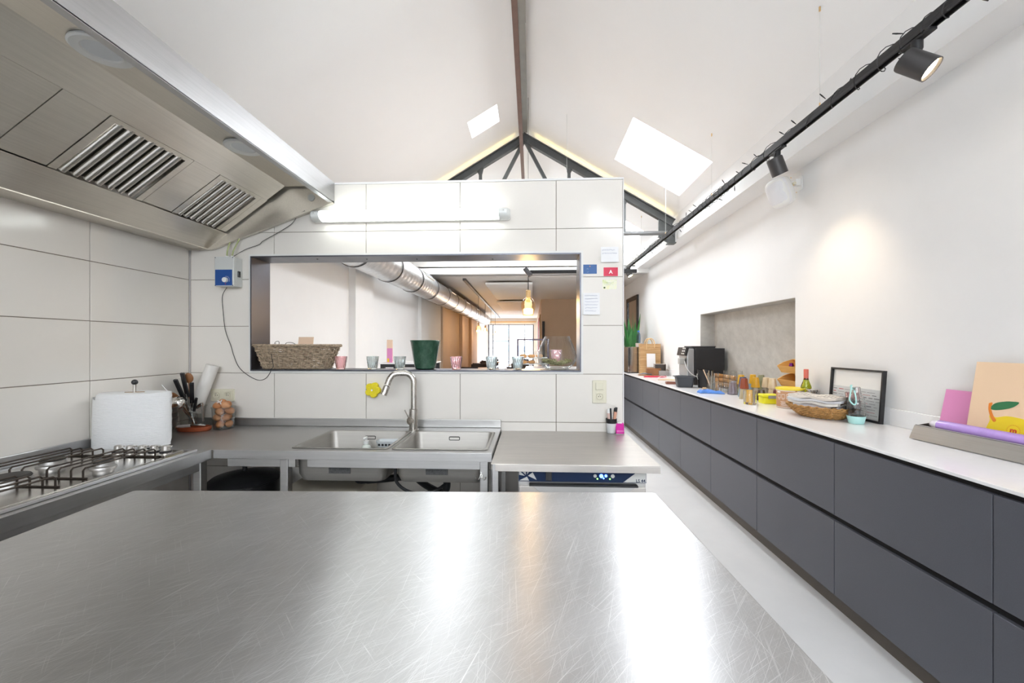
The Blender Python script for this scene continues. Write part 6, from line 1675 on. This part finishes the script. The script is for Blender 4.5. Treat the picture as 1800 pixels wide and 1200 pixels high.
# bar-height shelf with cards behind the hatch
yb = at_d(680, 637, 3.9).y; zb_ = at_d(680, 637, 3.9).z
xa_, xb_ = at_d(668, 640, 3.9).x, at_d(760, 640, 3.9).x
BT = thing('bar_table', 'white-topped bar table with dark frame by the left wall behind the hatch', 'table', ((xa_ + xb_) / 2, yb + .15, 0))
hw = (xb_ - xa_) / 2
MB().box(-hw, hw, -.18, .25, zb_ - .014, zb_).build('table_top', worktop_m, BT, bev=.002)
MB().box(-hw + .01, hw - .01, -.17, -.14, zb_ - .045, zb_ - .0145).box(-hw + .01, hw - .01, .20, .23, zb_ - .045, zb_ - .0145).build('frame_rail', black, BT)
for sx in (-1, 1):
    for y in (-.155, .215): MB().box(sx * (hw - .03) - .02, sx * (hw - .03) + .02, y - .015, y + .015, 0, zb_ - .045).build('leg', black, BT)
for (x0, x1, y0, mat_, lb, dy, nm) in ((677, 687, 597, peach, 'tall peach menu card standing on the bar table', 0, 'menu_card'), (682, 691, 612, pinkc, 'pink card with yellow print standing on the bar table', -.07, 'menu_card')):
    a, b = at_d(x0, y0, 3.9), at_d(x1, 637, 3.9); hh_ = a.z - zb_
    t = thing(nm, lb, 'card', ((a.x + b.x) / 2, yb + .05 + dy, zb_ + .0008), radians(14))
    MB().add([(-(b.x - a.x) / 2, -.015, 0), ((b.x - a.x) / 2, -.015, 0), ((b.x - a.x) / 2, -.002, hh_), (-(b.x - a.x) / 2, -.002, hh_), (-(b.x - a.x) / 2, .035, 0), ((b.x - a.x) / 2, .035, 0), ((b.x - a.x) / 2, .001, hh_), (-(b.x - a.x) / 2, .001, hh_)], [(0, 1, 2, 3), (7, 6, 5, 4), (3, 2, 6, 7), (0, 3, 7, 4), (1, 5, 6, 2), (0, 4, 5, 1)]).build('card_fold', mat_, t)
    if dy: MB().box(-.02, -.005, -.0165, -.0155, .005, .04).build('yellow_print', lem, t)
# dining tables and chairs
tbl_m = pm('table_oak', (.55, .40, .27), .35, var=.1, vs=8); seat_m = pm('dark_chair', (.045, .04, .042), .5)
def make_table(label):
    t = thing('dining_table', label, 'table', (0, 0, 0), 0, 'dining tables in the front room')
    MB().box(-.38, .38, -.38, .38, .72, .75).build('table_top', tbl_m, t, bev=.004)
    MB().cyl((0, 0, .02), (0, 0, .72), .035, 16).build('column', black, t, smooth=True)
    MB().lathe([(.24, 0), (.24, .012), (.04, .03)], 28).build('foot', black, t, smooth=True)
    return t
def make_chair(label):
    t = thing('dining_chair', label, 'chair', (0, 0, 0), 0, 'dining chairs in the front room')
    MB().prism(rr(.22, .21, .06), .43, .48, 'z').build('seat', seat_m, t, bev=.008)
    mb = MB(); o1 = []
    for k in range(13):
        a = pi * (.08 + .84 * k / 12); o1.append((.235 * cos(a), .20 * sin(a)))
    i1 = [(x * .90, y * .88) for x, y in o1][::-1]
    mb.ring([[(x * s2_, y * s2_, zz) for x, y in o1 + i1] for zz, s2_ in ((.56, .98), (.66, 1.02), (.76, 1.04), (.82, 1.03))]); mb.build('backrest', seat_m, t, smooth=40)
    for sx in (-1, 1):
        for sy in (-1, 1): MB().cyl((sx * .20, sy * .19, 0), (sx * .17, sy * .16, .44), .012, 10, .014).build('leg', black, t, smooth=True)
        MB().cyl((sx * .20, .06, .46), (sx * .21, .07, .60), .012, 8).build('back_post', black, t, smooth=True)
    return t
tb0 = make_table('square oak-topped dining table along the tan panelled wall'); ch0 = make_chair('dark shell dining chair at a table along the tan panelled wall')
first = True; fc = True
for row in range(4):
    y = 8.9 + row * 2.2
    for col, x in enumerate((-1.55, -.35)):
        lb = 'square oak-topped dining table along the tan panelled wall' if col == 0 else 'square oak-topped dining table in the row beside the bar counter'
        lc_ = 'dark shell dining chair at a table along the tan panelled wall' if col == 0 else 'dark shell dining chair at a table beside the bar counter'
        if first: tb0.location = (x, y, 0); first = False
        else: dup(tb0, (x, y, 0), 0, lb)
        for s_, rz_ in ((-1, pi), (1, 0)):
            p = (x + .04 * s_, y + s_ * .62, 0)
            if fc: ch0.location = p; ch0.rotation_euler = (0, 0, rz_); fc = False
            else: dup(ch0, p, rz_ + .15 * (row - 1.5), lc_)
# bar counter with a pastry display
cy0 = at_d(930, 648, 7.0).y; cz = at_d(930, 648, 7.0).z
BC = thing('bar_counter', 'white bar counter carrying the pastry display in the dining room', 'counter', (.55, cy0 + .4, 0))
MB().box(-.62, .62, -.40, .40, 0, cz - .04).build('counter_body', plaster, BC); MB().box(-.65, .65, -.43, .43, cz - .0395, cz).build('counter_top', worktop_m, BC, bev=.003)
xl_ = at_d(909, 620, 7.0).x; xr_ = at_d(965, 620, 7.0).x; zt_ = at_d(909, 595, 7.0).z
PD = thing('pastry_display', 'open pastry display with dark frame and clear shelves on the bar counter', 'display', ((xl_ + xr_) / 2, cy0 + .35, cz))
hw = (xr_ - xl_) / 2; hh_ = zt_ - cz
fr_m = pm('plum_metal', (.09, .07, .10), .4)
for sx in (-1, 1):
    for y in (-.15, .2): MB().box(sx * hw - .012, sx * hw + .012, y - .012, y + .012, 0.001, hh_).build('post', fr_m, PD)
for y in (-.15, .2): MB().box(-hw + .012, hw - .012, y - .012, y + .012, hh_ - .024, hh_).build('top_bar', fr_m, PD)
acr = thin_glass('acrylic', (.93, .95, .96))
shz = [at_d(930, 640, 7.0).z - cz, at_d(930, 629, 7.0).z - cz]
for zz in shz: MB().box(-hw + .014, hw - .014, -.14, .19, zz - .012, zz - .004).build('shelf', white_pl, PD)
MB().box(-hw + .014, hw - .014, -.148, -.144, .05, shz[1] + .12).build('front_pane', acr, PD)
cr_m = pm('croissant_crust', (.62, .30, .10), .5, var=.3, vs=25)
def croissant_mesh():
    pts = []; rs = []
    for k in range(15):
        a = pi * (.1 + .8 * k / 14); pts.append((.07 * cos(a), -.045 * sin(a) + .02, .03)); rs.append((.008 + .026 * sin(pi * k / 14)) * (1 + .10 * (k % 2)))
    return MB().tube(pts, rs, 12).mesh('croissant', cr_m, 60)
cme = croissant_mesh()
for lv, zz in enumerate(shz):
    for k in range(3 if lv else 2):
        o = bpy.data.objects.new('croissant', cme); COL.objects.link(o); o.location = PD.location + Vector((-hw + .10 + k * .14, -.06 + .02 * (k % 2), zz - .0035)); o.rotation_euler = (0, 0, .3 * k)
        tag(o, 'golden croissant on the %s shelf of the pastry display' % ('upper' if lv else 'lower'), 'croissant', 'croissants in the pastry display')
# pictures on the corridor wall and dark door edge
for k, (y, zc_, hw_, hh_, mt, lb) in enumerate(((12.6, 1.75, .25, .55, pm('gold_frame', (.40, .26, .10), .4), 'gold framed picture on the tan corridor wall'), (14.2, 1.7, .3, .6, pm('red_art', (.55, .04, .06), .5), 'narrow red picture on the tan corridor wall'), (16.2, 1.7, .3, .6, pm('pink_art', (.62, .30, .32), .5), 'pale pink picture on the corridor wall near the window'))):
    t = thing('wall_picture', lb, 'picture', (XC - .001, y, zc_ - hh_), RZ)
    MB().box(-hw_, hw_, -.03, 0, 0, 2 * hh_).build('frame', mt, t, bev=.003); MB().box(-hw_ + .04, hw_ - .04, -.034, -.03, .04, 2 * hh_ - .04).build('print', mt, t)
struct(MB().box(XC + .03, XC + .10, 11.66, 11.70, 0, 2.05).build('door_1', black))
# house across the street and a parked car, both glaring white through the window
hs = thing('house', 'pale house front across the street beyond the shop window', 'house', (-2, 34, 0))
MB().box(-9, 9, 0, 4, -.02, 9).build('wall', pm('house_wall', (.75, .75, .74), .8), hs)
for x in (-6.2, -3.2, -.4, 2.4, 5.2):
    for zz in (1.0, 4.6):
        f = MB().box(x - .65, x + .65, -.06, 0, zz, zz + 2.0).build('window', pm('sash_%d_%d' % (int(x * 10), int(zz)), (.68, .70, .74), .5), hs)
        MB().box(x - .55, x + .55, -.08, -.06, zz + .1, zz + 1.9).build('pane', MATS.get('house_pane') or pm('house_pane', (.30, .38, .48), .15), f)
cr = thing('parked_car', 'silver car parked in the street outside the shop window', 'car', (-1.0, 25.5, 0))
body = [(-2.0, .35), (2.0, .35), (2.1, .6), (2.05, .85), (1.2, .95), (.6, 1.42), (-.9, 1.46), (-1.5, 1.0), (-2.1, .9), (-2.15, .6)]
MB().prism(body, -.8, .8).build('car_body', pm('silver_paint', (.62, .66, .70), .3, metal=.3), cr, bev=.06, seg=3)
MB().prism([(-1.25, 1.0), (.95, .98), (.52, 1.34), (-.85, 1.38)], -.81, -.80).build('side_window', MATS['house_pane'], cr)
for x in (-1.3, 1.3):
    MB().cyl((x, -.84, .33), (x, -.62, .33), .33, 24).build('wheel', black, cr, smooth=True)
